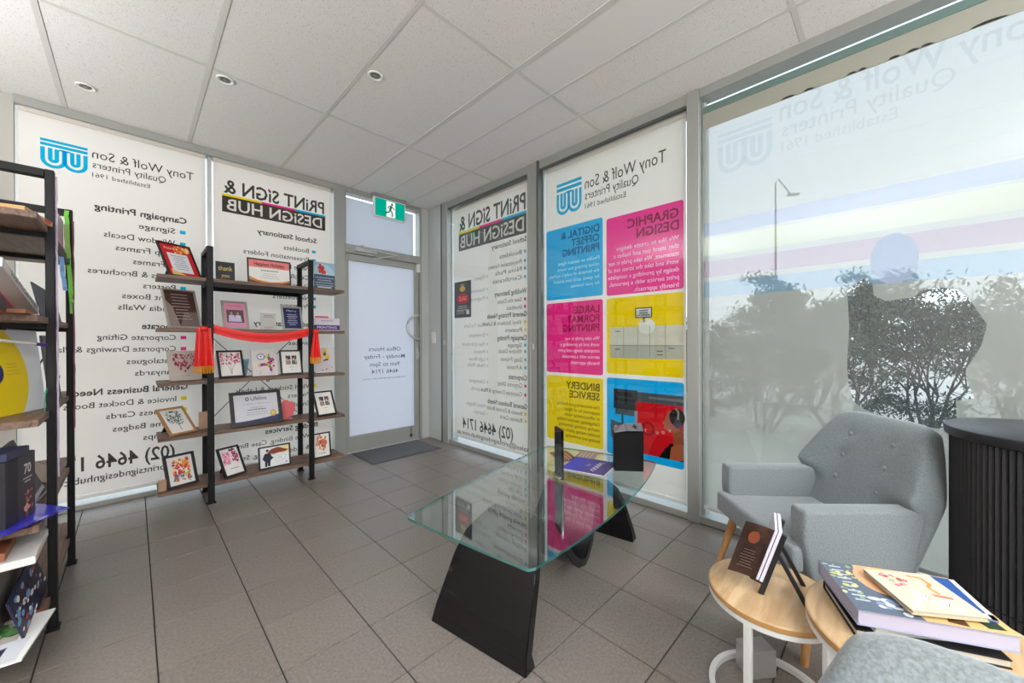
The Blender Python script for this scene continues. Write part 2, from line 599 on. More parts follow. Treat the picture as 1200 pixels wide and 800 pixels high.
# pull handle, closer, lock, bolt, contact sensor
q = nb()
pts = [(2.272, 3.965, 1.435), (2.272, 3.92, 1.435)] + [(2.272 - .15 * math.cos(R(a)), 3.915, 1.30 + .135 * math.sin(R(a))) for a in range(84, -85, -12)] + [(2.272, 3.92, 1.165), (2.272, 3.965, 1.165)]
tube(q, pts, .0145, 10); flush(q, 'pull_handle', mat('brushed_steel', (214, 214, 212), .3, .5), dr, smooth=60)
q = nb(); bx(q, (1.56, 3.90, 2.055), (1.78, 3.94, 2.10), .006, 2); bx(q, (1.62, 3.89, 2.10), (1.65, 3.92, 2.125), .003)
tube(q, [(1.63, 3.885, 2.09), (1.99, 3.86, 2.065)], .008, 6); tube(q, [(1.99, 3.86, 2.065), (1.76, 3.955, 2.01)], .008, 6)
flush(q, 'door_closer', alu_w, dr)
q = nb(); bx(q, (2.262, 3.952, .93), (2.284, 3.966, 1.06), .004, 2); tube(q, [(2.273, 3.953, .99), (2.273, 3.93, .99)], .011, 10)
bx(q, (2.266, 3.925, .96), (2.28, 3.935, 1.02), .002)
flush(q, 'door_lock', alu_w, dr)
q = nb(); tube(q, [(2.19, 3.955, .10), (2.19, 3.955, .165)], .004, 8); bx(q, (2.178, 3.948, .05), (2.202, 3.966, .085), .002)
flush(q, 'floor_bolt', mat('dark_bolt', (70, 66, 62), .4, .6), dr)
q = nb(); bx(q, (2.262, 3.925, 1.93), (2.298, 3.963, 2.03), .006, 2)
flush(q, 'contact_sensor', white_p, dr)
q = nb(); bx(q, (2.408, 3.805, 1.115), (2.425, 3.875, 1.245), .005, 2); bx(q, (2.402, 3.828, 1.155), (2.409, 3.85, 1.205), .002)
o = flush(q, 'switch_plate', white_p); tag(o, 'small white switch plate on the pale corner panel beside the door', 'switch')

# ------------------------------------------------------------------ company marks
def shield(cv, u0, v0, W, Hh, c):
    """square shield of bars and nested U bends; u runs the way the print reads"""
    X = lambda a: u0 + a * W
    Y = lambda b: v0 + b * Hh
    cv.rect(X(0), Y(.91), X(1), Y(1.0), c)
    cv.rect(X(0), Y(.76), X(1), Y(.86), c)
    def uband(cx, ro, ri, top, cyc):
        n = 12
        outer = [(X(cx - ro), Y(top))] + [(X(cx - ro * math.cos(R(180 * i / n))), Y(cyc) - ro * W * math.sin(R(180 * i / n))) for i in range(n + 1)] + [(X(cx + ro), Y(top))]
        if ri <= 0:
            cv.poly(outer, c); return
        inner = [(X(cx + ri), Y(top))] + [(X(cx + ri * math.cos(R(180 * i / n))), Y(cyc) - ri * W * math.sin(R(180 * i / n))) for i in range(n + 1)] + [(X(cx - ri), Y(top))]
        m = len(outer)
        for i in range(m - 1):
            cv.poly([outer[i], outer[i + 1], inner[m - 2 - i], inner[m - 1 - i]], c)
    for cx in (.27, .73):
        uband(cx, .27, .175, .70, .30)
        uband(cx, .115, .02, .70, .32)
    cv.rect(X(.38), Y(.66), X(.62), Y(.72), c)

def hub_logo(cv, u0, v0, W, Hh, dk=DK, wh=(240, 236, 230)):
    cv.text('PRiNT SiGN &', u0, v0 + Hh * .565, Hh * .40, dk, w=W, bold=.018)
    cv.rect(u0 - .01, v0 - Hh * .02, u0 + W + .01, v0 + Hh * .46, dk)
    cv.text('DESiGN HUB', u0 + .02, v0 + Hh * .055, Hh * .34, wh, w=W - .04, bold=.015, lay=3)
    a = Hh * .46; b = Hh * .52
    cv.rect(u0 - .01, v0 + a, u0 + W * .32, v0 + b, CY)
    cv.rect(u0 + W * .32, v0 + a, u0 + W * .66, v0 + b, MG)
    cv.rect(u0 + W * .66, v0 + a, u0 + W + .01, v0 + b, YL)
    for f, c in ((.215, CY), (.575, MG)):
        cv.rect(u0 + W * f, v0 + Hh * .90, u0 + W * f + Hh * .06, v0 + Hh * .97, c, 3)
    cv.rect(u0 + W * .335, v0 + Hh * .35, u0 + W * .335 + Hh * .06, v0 + Hh * .42, (240, 150, 60), 4)

def roller_blind(label, x, y, rot, W, z0, z1, tube_r=.028):
    """blind in the local frame: u = local x runs the way the print reads from outside"""
    o = thing('roller_blind', label, 'blind', (x, y, z0), rot, 'printed roller blinds over the glazing')
    q = nb(); bx(q, (0, -.0004, 0), (W, .0006, z1 - z0)); flush(q, 'fabric', blindm, o, world=False)
    q = nb(); bx(q, (0, -.006, -.022), (W, .006, .004), .003, 2); flush(q, 'bottom_bar', barm, o, world=False)
    q = nb(); tube(q, [(0, .0, 0), (W, 0, 0)], tube_r, 16)
    bmesh.ops.translate(q, vec=(0, -tube_r - .004, z1 - z0 + .030), verts=q.verts[:])
    flush(q, 'roller_tube', castm, o, world=False, smooth=60)
    return o
# local x must run to world -x on the back wall (rot 180 deg), and to world +y on the right wall (rot 90 deg)
# on both walls local +y then points INTO the room (180: -y; 90: -x)
def cvs(side=+1):
    return Canvas(lambda u, v, w_: Vector((u, .0008 + w_, v)), ink)

def listing(cv, items, u0, z0, par):
    """items: (text, z, kind, width or None) ; kind h = heading, else bullet colour"""
    for s_, z, k, w_ in items:
        if k == 'h':
            cv.text(s_, u0, z - z0 - .021, .044, DK, w=w_, bold=.022)
        else:
            cv.text(s_, u0 + .067, z - z0 - .019, .040, DK, w=w_, bold=.006)
            if k is not None:
                c2 = Canvas(cv.mp, cv.matf); c2.rect(u0 + .008, z - z0 - .014, u0 + .040, z - z0 + .012, k); c2.build('bullet_point', par)

# --- blind 1 (back wall, left)
zb = .095
b1 = roller_blind('white printed blind left of the light gap, cyan shield logo and a long service list', .405, 3.962, math.pi, .902, zb, 2.60)
cv = cvs(); cv.split = b1
U = lambda x: .405 - x
shield(cv, U(-.212), 2.275 - zb, .20, .185, CY)
cv.text('Tony Wolf & Son', U(.333), 2.405 - zb, .060, DK, w=.525)
cv.text('Quality Printers', U(.175), 2.338 - zb, .047, DK, w=.365)
cv.text('Established 1961', U(.088), 2.275 - zb, .030, DK, w=.28)
rows = [('Campaign Printing', 2.075, 'h', .475), ('Signage', 1.985, CY, .195), ('Window Decals', 1.893, CY, .365), ('Snap Frames', 1.808, CY, .31), ('A Frames', 1.722, CY, .225),
        ('Flyers & Brochures', 1.632, CY, .44), ('Posters', 1.552, CY, .175), ('Light Boxes', 1.470, CY, .28), ('Media Walls', 1.388, CY, .30),
        ('Corporate', 1.255, 'h', .25), ('Corporate Gifting', 1.172, MG, .40), ('Corporate Drawings & Plans', 1.087, MG, .62), ('Catalogues', .998, MG, .26), ('Lanyards', .912, MG, .22),
        ('General Business Needs', .792, 'h', .60), ('Invoice & Docket Books', .703, YL, .55), ('Business Cards', .617, YL, .36), ('Name Badges', .524, YL, .33), ('Stamps', .437, YL, .18)]
listing(cv, rows, U(.291), zb, b1)
cv.text('(02) 4646 1714', U(.214), .262 - zb, .095, DK, w=.64, bold=.015)
cv.text('sales@printsigndesignhub.com.au', U(.33), .178 - zb, .046, DK, w=.80, bold=.008)
cv.build('logo', b1)
# --- blind 2 (back wall, right)
b2 = roller_blind('white printed blind behind the centre rack, dark sign and hub logo at its top', 1.345, 3.962, math.pi, .893, zb, 2.60)
cv = cvs(); cv.split = b2; U = lambda x: 1.345 - x
hub_logo(cv, U(1.282), 2.215 - zb, .765, .275)
rows = [('School Stationary', 2.095, 'h', .47), ('Booklets', 1.990, CY, .205), ('Presentation Folders', 1.908, CY, .50), ('Note Pads', 1.822, CY, .25), ('Certificates', 1.738, CY, .27), ('Flyers', 1.655, CY, .14),
        ('Newsletters', 1.545, CY, .29), ('Programs', 1.468, CY, .235), ('Wedding Stationary', 1.300, 'h', .50), ('Save the Dates', 1.198, MG, .37), ('Invites', 1.125, MG, .17),
        ('General Printing Needs', .822, 'h', .59), ('Vinyl Stickers & Labels', .722, YL, .56), ('Posters', .645, YL, .18), ('Envelopes', .560, YL, .25),
        ('Binding Services', .350, 'h', .42), ('Wire Binding, Case Binding', .255, None, .64), ('& Saddle Stitching, Stapling,', .150, None, .66)]
listing(cv, rows, U(1.214), zb, b2)
cv.build('logo', b2)
# --- blind 3 (right wall, next to the corner)
zc = .12
b3 = roller_blind('white printed blind in the window bay nearest the corner, two faint list columns', 2.447, 2.335, math.pi / 2, 1.135, zc, 2.56, .03)
b3.children[2].location.y = -.03 - .034 * 0
cv = cvs(); cv.split = b3; V = lambda y: y - 2.335
hub_logo(cv, V(2.372), 2.115 - zc, 1.0, .375, (104, 102, 98))
rows = [('School Stationary', 2.055, 'h', .48), ('Booklets', 1.947, CY, .30), ('Presentation Folders', 1.862, CY, .47), ('Note Pads', 1.793, CY, .36), ('Certificates', 1.717, CY, .40),
        ('Wedding Stationary', 1.590, 'h', .44), ('Save the Dates', 1.515, MG, .33), ('Invites', 1.448, MG, .20), ('General Printing Needs', 1.380, 'h', .55), ('Vinyl Stickers & Labels', 1.308, YL, .56), ('Posters', 1.238, YL, .22),
        ('Campaign Printing', 1.165, 'h', .40), ('Signage', 1.098, CY, .19), ('Window Decals', 1.040, CY, .32), ('Snap Frames', .965, CY, .29), ('A Frames', .893, CY, .20),
        ('Corporate', .800, 'h', .24), ('Corporate Gifting', .728, MG, .33), ('Corporate Drawings & Plans', .647, MG, .58), ('General Business Needs', .540, 'h', .55), ('Invoice & Docket Books', .475, YL, .50), ('Business Cards', .410, YL, .30)]
for s_, z, k, w_ in rows:
    if k == 'h': cv.text(s_, V(2.36), z - zc - .02, .046, (104, 102, 98), w=w_, bold=.02)
    else:
        cv.text(s_, V(2.424), z - zc - .018,   .040, (122, 120, 116), w=w_, bold=.004)
        c2 = Canvas(cv.mp, cv.matf); c2.rect(V(2.37), z - zc - .012, V(2.395), z - zc + .014, k); c2.build('bullet_point', b3)
gr_ = faint((96, 94, 90), .55)
for s_, z, w_ in [('Flyers', 1.78, .16), ('Newsletters', 1.655, .27), ('Programs', 1.57, .22), ('Thank You Cards', 1.30, .34), ('Envelopes', 1.20, .26), ('Flyers & Brochures', 1.105, .38), ('Posters', 1.03, .18),
                  ('Light Boxes', .955, .26), ('Media Walls', .89, .28), ('Catalogues', .728, .26), ('Lanyards', .647, .22), ('Name Badges', .484, .30), ('Stamps', .41, .18)]:
    cv.text(s_, V(2.95), z - zc - .018, .040, gr_, w=w_)
    c2 = Canvas(cv.mp, cv.matf); c2.rect(V(2.90), z - zc - .012, V(2.925), z - zc + .014, faint(CY if .85 < z < 1.2 or z > 1.5 else (MG if z > .6 else YL), .35)); c2.build('bullet_point', b3)
cv.text('(02) 4646 1714', V(2.545), .212 - zc, .112, (108, 106, 102), w=.78, bold=.015)
cv.text('sales@printsigndesignhub.com.au', V(2.345), .140 - zc, .044, (108, 106, 102), w=1.08, bold=.006)
cv.build('logo', b3)
# --- blind 4 (right wall, colour tiles)
b4 = roller_blind('white blind with pink, cyan and yellow advertising tiles beside the glass table', 2.447, .945, math.pi / 2, 1.185, zc - .02, 2.555, .03)
z4 = zc - .02
cv = cvs(); cv.split = b4; V = lambda y: y - .945
shield(cv, V(1.757), 2.155 - z4, .253, .275, CY)
cv.text('Tony Wolf & Son', V(1.075), 2.318 - z4, .088, DK, w=.65)
cv.text('Quality Printers', V(1.272), 2.235 - z4, .066, DK, w=.453)
cv.text('Established 1961', V(1.372), 2.165 - z4, .040, DK, w=.352)
cv.build('logo', b4)
def ad(y0, y1, z0, z1, col, head, hc, body, bc, hs=.065, bs=.030, bdv=.0, hw=None):
    cv = Canvas(lambda u, v, w_: Vector((u, .0006 + w_, v)), ink)
    a, b = V(y0), V(y1)
    r_ = .018
    P = []
    for cx, cy, st in ((b - r_, z1 - z4 - r_, 0), (a + r_, z1 - z4 - r_, 90), (a + r_, z0 - z4 + r_, 180), (b - r_, z0 - z4 + r_, 270)):
        for k in range(4): P.append((cx + r_ * math.cos(R(st + 30 * k)), cy + r_ * math.sin(R(st + 30 * k))))
    cv.poly(P, col, .2)
    cv.matf = solid
    top = z1 - z4 - .045
    for i, h in enumerate(head):
        cv.text(h, a + .03, top - (i + 1) * hs * 1.28 + .02, hs, hc, bold=.025, maxw=(b - a) - .05)
    t2 = top - len(head) * hs * 1.28 - .038
    for i, s_ in enumerate(body):
        cv.text(s_, a + .03, t2 - i * bdv - .01, bs, bc, bold=.012, maxw=(b - a) - .045)
    return cv
c = ad(1.565, 2.125, 1.478, 2.065, (20, 178, 226), ['DIGITAL &', 'OFFSET', 'PRINTING'], (10, 92, 140), ['Flexible on demand digital', 'colour printing that meets', "the demands of today's markets,", 'for speed, quick turn around', 'for your business.'], (190, 238, 250), .056, .027, .048)
c.build('advertising_tile', b4)
c = ad(.96, 1.533, 1.468, 2.04, (240, 52, 158), ['GRAPHIC', 'DESIGN'], (128, 18, 70), ['We like to create designs', 'that stand out and makes a', 'statement. We take pride in our', 'work and take the stress out of', 'design by providing a complete', 'print service with a personal,', 'friendly approach.'], (255, 222, 240), .062, .031, .051)
c.build('advertising_tile', b4)
c = ad(1.565, 2.125, .873, 1.45, (240, 52, 150), ['LARGE', 'FORMAT', 'PRINTING'], (140, 16, 70), ['We take pride in our', 'work and by providing a', 'complete design and print', 'service with a personal,', 'friendly approach.'], (255, 222, 240), .056, .027, .048)
c.build('advertising_tile', b4)
c = ad(1.565, 2.125, .312, .848, (250, 206, 22), ['BINDERY', 'SERVICE'], (96, 84, 16), ['Our innovative print finishing', 'equipment for all digital', 'or offset printing needs.', 'Celloglazing, machine folding,', 'stapling, padding, laminating,', 'booklet making, plastic or wire', 'binding and numbering.'], (110, 98, 30), .056, .025, .0425)
c.build('advertising_tile', b4)
# yellow tile with the digital press (note: u grows towards the corner of the room)
c = ad(.96, 1.533, .893, 1.448, (250, 204, 16), [], DK, [], DK)
v = lambda z: z - z4
c.rect(V(.962), v(1.10), V(1.505), v(1.235), (206, 208, 206), 1)
c.rect(V(.962), v(1.01), V(1.505), v(1.10), (178, 182, 182), 1)
for y in (1.08, 1.19, 1.28, 1.39): c.rect(V(y), v(1.01), V(y + .003), v(1.235), (120, 122, 120), 2)
c.rect(V(.962), v(1.098), V(1.505), v(1.103), (130, 132, 130), 2)
for y, z in ((1.42, 1.20), (1.42, 1.07), (1.10, 1.06), (1.10, 1.035), (1.02, 1.08)): c.rect(V(y), v(z), V(y + .04), v(z + .006), (90, 90, 90), 2)
c.disc(V(1.215), v(1.235), .062, .055, (224, 226, 224), 1.5, 16)
c.rect(V(1.155), v(1.225), V(1.275), v(1.262), (222, 224, 222), 1.6)
c.rect(V(1.175), v(1.292), V(1.30), v(1.365), (60, 62, 66), 1.5)
c.rect(V(1.183), v(1.300), V(1.292), v(1.357), (238, 240, 240), 2)
c.lines(V(1.19), V(1.285), v(1.348), 3, .016, .010, (90, 92, 96), 3)
c.rect(V(1.228), v(1.262), V(1.24), v(1.292), (70, 72, 76), 1.5)
c.build('advertising_tile', b4)
# cyan tile with the wide printer and the poster of a listener
c = ad(.96, 1.533, .300, .862, (20, 176, 226), [], DK, [], DK)
K1, K2, K3 = (58, 62, 66), (84, 88, 92), (38, 40, 44)
c.rect(V(.962), v(.700), V(1.31), v(.775), K2, 1)
c.rect(V(.962), v(.735), V(1.20), v(.752), (120, 122, 124), 1.3)
c.rect(V(1.285), v(.640), V(1.475), v(.785), K1, 1.4)
c.rect(V(1.30), v(.700), V(1.46), v(.715), K3, 1.8)
c.rect(V(1.33), v(.735), V(1.45), v(.765), K3, 1.8)
c.rect(V(1.31), v(.600), V(1.46), v(.64), K2, 1.4)
c.rect(V(1.395), v(.51), V(1.41), v(.60), K1, 1.2)
c.poly([(V(1.36), v(.53)), (V(1.50), v(.555)), (V(1.50), v(.44)), (V(1.47), v(.38)), (V(1.44), v(.40)), (V(1.42), v(.47)), (V(1.36), v(.50))], K2, 1.2)
c.disc(V(1.455), v(.475), .022, .045, (170, 176, 180), 1.8)
c.rect(V(1.285), v(.355), V(1.305), v(.64), (150, 150, 150), 1.8)
c.rect(V(.964), v(.350), V(1.297), v(.708), (214, 24, 34), 1.6)
c.poly([(V(.964), v(.35)), (V(1.13), v(.35)), (V(1.09), v(.41)), (V(1.05), v(.455)), (V(.964), v(.475))], (30, 24, 26), 2)
c.poly([(V(1.00), v(.350)), (V(1.055), v(.350)), (V(1.045), v(.43)), (V(1.0), v(.465)), (V(.964), v(.46)), (V(.964), v(.36))], (176, 96, 62), 2.4)
c.poly([(V(.968), v(.44)), (V(1.03), v(.44)), (V(1.03), v(.56)), (V(.968), v(.56))], (150, 84, 58), 2.2)
c.disc(V(1.032), v(.60), .055, .072, (170, 100, 74), 2.6, 18)
c.poly([(V(1.075), v(.615)), (V(1.105), v(.583)), (V(1.088), v(.574)), (V(1.093), v(.555)), (V(1.075), v(.535)), (V(1.04), v(.530)), (V(1.03), v(.60))], (178, 106, 78), 2.8)
c.disc(V(1.005), v(.632), .052, .058, (34, 26, 26), 3.0, 14)
c.disc(V(1.0), v(.595), .024, .034, (70, 72, 76), 3.4, 12)
c.stroke([(V(1.0), v(.62)), (V(.995), v(.67)), (V(1.015), v(.69))], .012, (150, 150, 150), 3.5)
c.disc(V(1.205), v(.53), .045, .05, (150, 16, 26), 1.9, 16)
c.disc(V(1.205), v(.53), .030, .035, (214, 24, 34), 2.1, 16)
for i, s_ in enumerate('YOU TI'):
    c.text(s_, V(1.045 + .043 * i), v(.50 + .003 * (i - 3) ** 2), .020, (250, 230, 230), lay=4)
c.build('advertising_tile', b4)

# --- bay 4: large sheer screen printed with colour stripes, showing the shrubs outside; haze and a reflected figure are put into it
y0, y1, z0, z1 = -1.46, .838, .11, 2.435
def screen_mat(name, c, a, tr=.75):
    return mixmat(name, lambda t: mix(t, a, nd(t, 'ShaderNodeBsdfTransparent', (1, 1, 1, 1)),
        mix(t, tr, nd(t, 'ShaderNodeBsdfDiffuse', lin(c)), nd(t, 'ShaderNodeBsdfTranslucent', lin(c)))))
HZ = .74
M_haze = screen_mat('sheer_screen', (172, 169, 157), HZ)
M_refl_body = screen_mat('reflected_body', (200, 200, 200), .10)  # reflection of the photographer, put in as a clear figure shape
M_refl_head = screen_mat('reflected_head', (162, 170, 190), .86)  # head of the reflected figure, put into the screen colour
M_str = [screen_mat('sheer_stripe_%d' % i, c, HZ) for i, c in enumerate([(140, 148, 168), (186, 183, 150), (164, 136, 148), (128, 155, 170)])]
scr = thing('window_screen', 'large sheer screen with pale colour stripes and a reflected photographer put in as a clear figure shape behind the armchair', 'screen', (2.447, y0, z0), math.pi / 2)
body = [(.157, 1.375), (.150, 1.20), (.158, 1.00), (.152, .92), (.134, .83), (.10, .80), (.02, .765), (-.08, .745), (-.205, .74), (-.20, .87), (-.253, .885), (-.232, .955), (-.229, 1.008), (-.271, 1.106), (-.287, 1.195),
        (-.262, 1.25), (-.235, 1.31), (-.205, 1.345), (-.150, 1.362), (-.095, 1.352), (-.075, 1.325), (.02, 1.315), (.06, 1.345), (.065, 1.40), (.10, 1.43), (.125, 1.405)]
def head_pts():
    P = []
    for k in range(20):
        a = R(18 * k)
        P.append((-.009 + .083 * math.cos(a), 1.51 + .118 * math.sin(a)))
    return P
from mathutils.geometry import delaunay_2d_cdt
yb_list = [y0, y1]
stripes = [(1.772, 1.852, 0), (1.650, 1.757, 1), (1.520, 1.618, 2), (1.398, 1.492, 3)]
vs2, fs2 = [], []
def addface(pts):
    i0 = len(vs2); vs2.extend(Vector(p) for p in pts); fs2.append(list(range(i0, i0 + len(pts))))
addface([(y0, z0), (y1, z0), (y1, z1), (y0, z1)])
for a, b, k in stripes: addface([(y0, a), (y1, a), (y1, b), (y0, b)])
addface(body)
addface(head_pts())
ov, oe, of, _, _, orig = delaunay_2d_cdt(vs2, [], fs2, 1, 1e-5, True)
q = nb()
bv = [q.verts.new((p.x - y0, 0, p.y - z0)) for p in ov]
def inside_poly(x, y, P):
    c_ = False
    for (x1, y1_), (x2, y2_) in zip(P, P[1:] + P[:1]):
        if (y1_ > y) != (y2_ > y) and x < (x2 - x1) * (y - y1_) / (y2_ - y1_) + x1: c_ = not c_
    return c_
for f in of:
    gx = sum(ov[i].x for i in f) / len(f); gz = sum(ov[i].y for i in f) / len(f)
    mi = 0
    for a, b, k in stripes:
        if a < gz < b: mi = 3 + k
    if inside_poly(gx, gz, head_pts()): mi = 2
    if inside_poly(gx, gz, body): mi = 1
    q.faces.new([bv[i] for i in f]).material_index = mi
flush(q, 'screen_fabric', [M_haze, M_refl_body, M_refl_head] + M_str, scr, world=False)
q = nb(); bx(q, (0, -.006, -.022), (y1 - y0, .006, .0), .003, 2); flush(q, 'bottom_bar', barm, scr, world=False)
q = nb(); bx(q, (0, -.002, z1 - z0), (y1 - y0, .002, 2.53 - z0)); flush(q, 'top_hem', fabric_mat('beige_hem', (196, 190, 176), .35), scr, world=False)
q = nb(); bx(q, (0, -.006, 2.53 - z0), (y1 - y0, .006, 2.572 - z0), .002); flush(q, 'head_rail', mat('teal_grey_rail', (104, 128, 124), .5), scr, world=False)
cv = Canvas(lambda u, v, w_: Vector((u, .0008 + w_, v)), lambda c: c)
cv.split = scr; fa = faint((130, 150, 180), .13); fb = faint((60, 60, 60), .55)
Vs = lambda y: y - y0
cv.text('Tony Wolf & Son', Vs(-.48), 2.325 - z0, .115, fa, w=.92, bold=.01)
cv.text('Quality Printers', Vs(-.20), 2.235 - z0, .080, fa, w=.63)
cv.text('Established 1961', Vs(-.02), 2.155 - z0, .055, fa, w=.45)
m_ = cv.matf
fs_ = faint((90, 170, 220), .13)
class _C: pass
shield(cv, Vs(.474), 2.125 - z0, .28, .245, fs_)
for yy, ww in ((.40, .03), (.31, .022), (.14, .018), (.10, .014), (-.01, .018), (-.07, .02), (-.115, .02), (-.29, .05)):
    cv.disc(Vs(yy), 2.436 - z0, ww, .012, mat('dark_letter_tops', (92, 88, 82), .8), 2, 10, 0, 180)
cv.build('logo', scr)

# ------------------------------------------------------------------ things on walls and ceiling
# exit sign hanging below the ceiling
ex = thing('exit_sign', 'green and white running man exit sign hung above the door', 'sign', (1.915, 3.90, 2.45))
q = nb(); bx(q, (-.178, -.02, 0), (.178, .02, .205), .006, 2); flush(q, 'sign_housing', white_p, ex, world=False)
q = nb(); bx(q, (-.185, -.03, .205), (.185, .03, .24), .006, 2); flush(q, 'mounting_bar', mat('sign_mount', (150, 148, 146), .5), ex, world=False)
def emis(name, c, s):
    return mixmat(name, lambda t: (lambda n: (n.inputs.__getitem__('Strength').__setattr__('default_value', s), n.outputs[0])[1])(
        (lambda n: (n.inputs['Color'].__setattr__('default_value', lin(c)), n)[1])(t.nodes.new('ShaderNodeEmission'))))
cv = Canvas(lambda u, v, w_: Vector((u, -.0205 - w_, v)), lambda c: c)
GR = emis('exit_green', (0, 176, 150), .9); WH = emis('exit_white', (245, 255, 250), .95)
cv.rect(-.165, .012, .165, .192, GR, 1)
cv.rect(-.045, .018, .055, .186, WH, 2)
G2 = mat('exit_figure_green', (0, 110, 84), .5)
cv.disc(.018, .158, .011, .013, G2, 3, 12)
cv.stroke([(.012, .142), (-.004, .100)], .022, G2, 3)
cv.stroke([(-.004, .100), (.020, .070), (.022, .030)], .013, G2, 3.2)
cv.stroke([(-.004, .100), (-.018, .068), (-.045, .066), (-.052, .045)], .013, G2, 3.2)
cv.stroke([(.010, .138), (.034, .118), (.046, .110)], .009, G2, 3.2)
cv.stroke([(.008, .140), (-.022, .128), (-.028, .106)], .009, G2, 3.2)
cv.build('sign_face', ex)

for i, (x, y) in enumerate([(-.195, 3.53), (.383, 2.847), (.986, 2.174)]):
    dl = thing('downlight', ['small round downlight over the left end of the back wall, leftmost of the three',
                             'small round downlight in the middle of the three, near a ceiling rail crossing',
                             'small round downlight nearest the camera, rightmost of the three'][i], 'downlight', (x, y, H - .002), 0, 'ceiling downlights')
    q = nb(); lathe(q, [(.026, .0), (.030, -.004), (.040, -.006), (.044, -.002), (.044, .0)], seg=28); flush(q, 'trim_ring', mat('downlight_trim', (236, 234, 230), .4), dl, world=False, smooth=50)
    q = nb(); lathe(q, [(.0, -.001), (.010, -.002), (.0105, -.0045), (.0, -.005)], seg=20); flush(q, 'lens', mat('downlight_lens', (150, 146, 140), .2), dl, world=False, smooth=50)
    q = nb(); lathe(q, [(.014, -.001), (.014, -.004), (.019, -.004), (.019, -.001)], seg=24); lathe(q, [(.022, -.001), (.022, -.003), (.026, -.003), (.026, -.0008)], seg=24)
    flush(q, 'baffle', mat('downlight_dark', (120, 116, 110), .4, .3), dl, world=False)

# black and red poster on the glass of bay 2
po = thing('poster', 'dark grey and red notice fixed to the glass in the bay nearest the corner', 'poster', (2.4325, 3.155, 1.39), math.pi / 2)
q = nb(); bx(q, (0, 0, 0), (.29, .0012, .385)); flush(q, 'sheet', paper((66, 68, 72)), po, world=False)
cv = Canvas(lambda u, v, w_: Vector((u, .0012 + w_, v)))
cv.rect(.012, .012, .278, .373, (84, 88, 92), .5)
cv.disc(.145, .305, .05, .03, (208, 180, 80), 1)
cv.text('OPEN', .145, .335, .022, (220, 214, 200), align='C')
cv.disc(.14, .20, .105, .055, (196, 60, 66), 1, 20)
cv.text('SALE', .14, .18, .045, (236, 150, 150), align='C', bold=.02)
cv.lines(.03, .26, .125, 3, .02, .009, (190, 190, 190), 4)
cv.rect(.03, .03, .08, .075, (210, 210, 210), 1)
cv.lines(.10, .26, .07, 2, .02, .008, (190, 190, 190), 5)
o = cv.build('print', po)

# cords of the two right hand blinds
for i, (y, za, zb_) in enumerate([(3.60, 1.62, 1.12), (2.25, 1.75, 1.08)]):
    c_ = thing('blind_cord', ['thin bead cord loop on the frame post beside the corner bay', 'thin bead cord loop on the frame post between the two printed right hand blinds'][i], 'cord', (2.408, y, zb_))
    q = nb()
    tube(q, [(0, -.012, za - zb_), (0, -.012, .02), (0, -.006, .004), (0, .006, .004), (0, .012, .02), (0, .012, za - zb_)], .0022, 5)
    flush(q, 'cord_loop', mat('cord_grey', (170, 170, 165), .6), c_, world=False)
    q = nb(); bx(q, (-.006, -.009, -.02), (.006, .009, .03), .003); flush(q, 'cord_weight', mat('cord_weight', (196, 196, 190), .4), c_, world=False)

# door mat
dm = thing('door_mat', 'grey ribbed door mat on the tiles inside the door', 'mat', (1.885, 3.69, 0))
q = nb(); bx(q, (-.37, -.25, .0005), (.37, .25, .007), .003); flush(q, 'mat_border', mat('mat_rubber', (84, 84, 86), .8), dm, world=False)
q = nb()
for k in range(44):
    x = -.35 + k * .0163
    bx(q, (x, -.23, .006), (x + .009, .23, .0105))
o = flush(q, 'mat_pile', mat('mat_pile', (112, 112, 116), .95, bump=.6, bscale=500), dm, world=False); o['kind'] = 'stuff'

# ------------------------------------------------------------------ the two display racks
board = wood('rack_board', (92, 70, 58), (134, 106, 88), (3, 40, 40), .5)
board2 = wood('rack_board_edge', (74, 54, 44), (112, 84, 68), (3, 40, 40), .5)
ZS = [.140, .500, .865, 1.230, 1.585]
def rack(label, loc, rot, braces=True):
    o = thing('display_rack', label, 'shelf', loc, rot, 'black steel display racks with wooden shelves')
    for s in (-1, 1):
        for yb in (0.0, .305):
            q = nb(); bx(q, (s * .32 - .018, yb, 0), (s * .32 + .018, yb + .024, 1.81), .002); bx(q, (s * .32 - .025, yb - .006, 0), (s * .32 + .025, yb + .030, .008), .001)
            flush(q, 'post', blk_steel, o, world=False)
        q = nb(); bx(q, (s * .32 - .0175, .024, 1.778), (s * .32 + .0175, .305, 1.809), .002); flush(q, 'top_rail', blk_steel, o, world=False)
        for z in ZS:
            q = nb(); bx(q, (s * .32 - .012, .024, z - .042), (s * .32 + .012, .305, z - .0235), .001); flush(q, 'side_rail', blk_steel, o, world=False)
    for z in ZS:
        q = nb()
        # board notched around the posts
        bx(q, (-.5875, .031, z - .023), (.5875, .304, z), .0015)
        bx(q, (-.5875, .016, z - .023), (-.340, .031, z)); bx(q, (-.300, .016, z - .023), (.300, .031, z)); bx(q, (.340, .016, z - .023), (.5875, .031, z))
        flush(q, 'shelf', board, o, world=False)
    for z in (ZS[4],):
        for yb in (.008, .30):
            q = nb(); bx(q, (-.301, yb, z - .058), (.301, yb + .012, z - .024), .001); flush(q, 'cross_rail', blk_steel, o, world=False)
    if braces:
        for s in (-1, 1):
            q = nb(); tube(q, [(s * .30, .345 + s * .003, 1.20), (-s * .30, .345 + s * .003, .52)], .003, 6); flush(q, 'brace', blk_steel, o, world=False)
    return o
rk = rack('black steel rack with wooden shelves of framed awards, standing against the printed blinds', (.694, 3.445, 0), 0)
rk2 = rack('black steel rack with wooden shelves cut off by the left edge of the picture', (-.214, 2.715, 0), math.pi / 2, False)

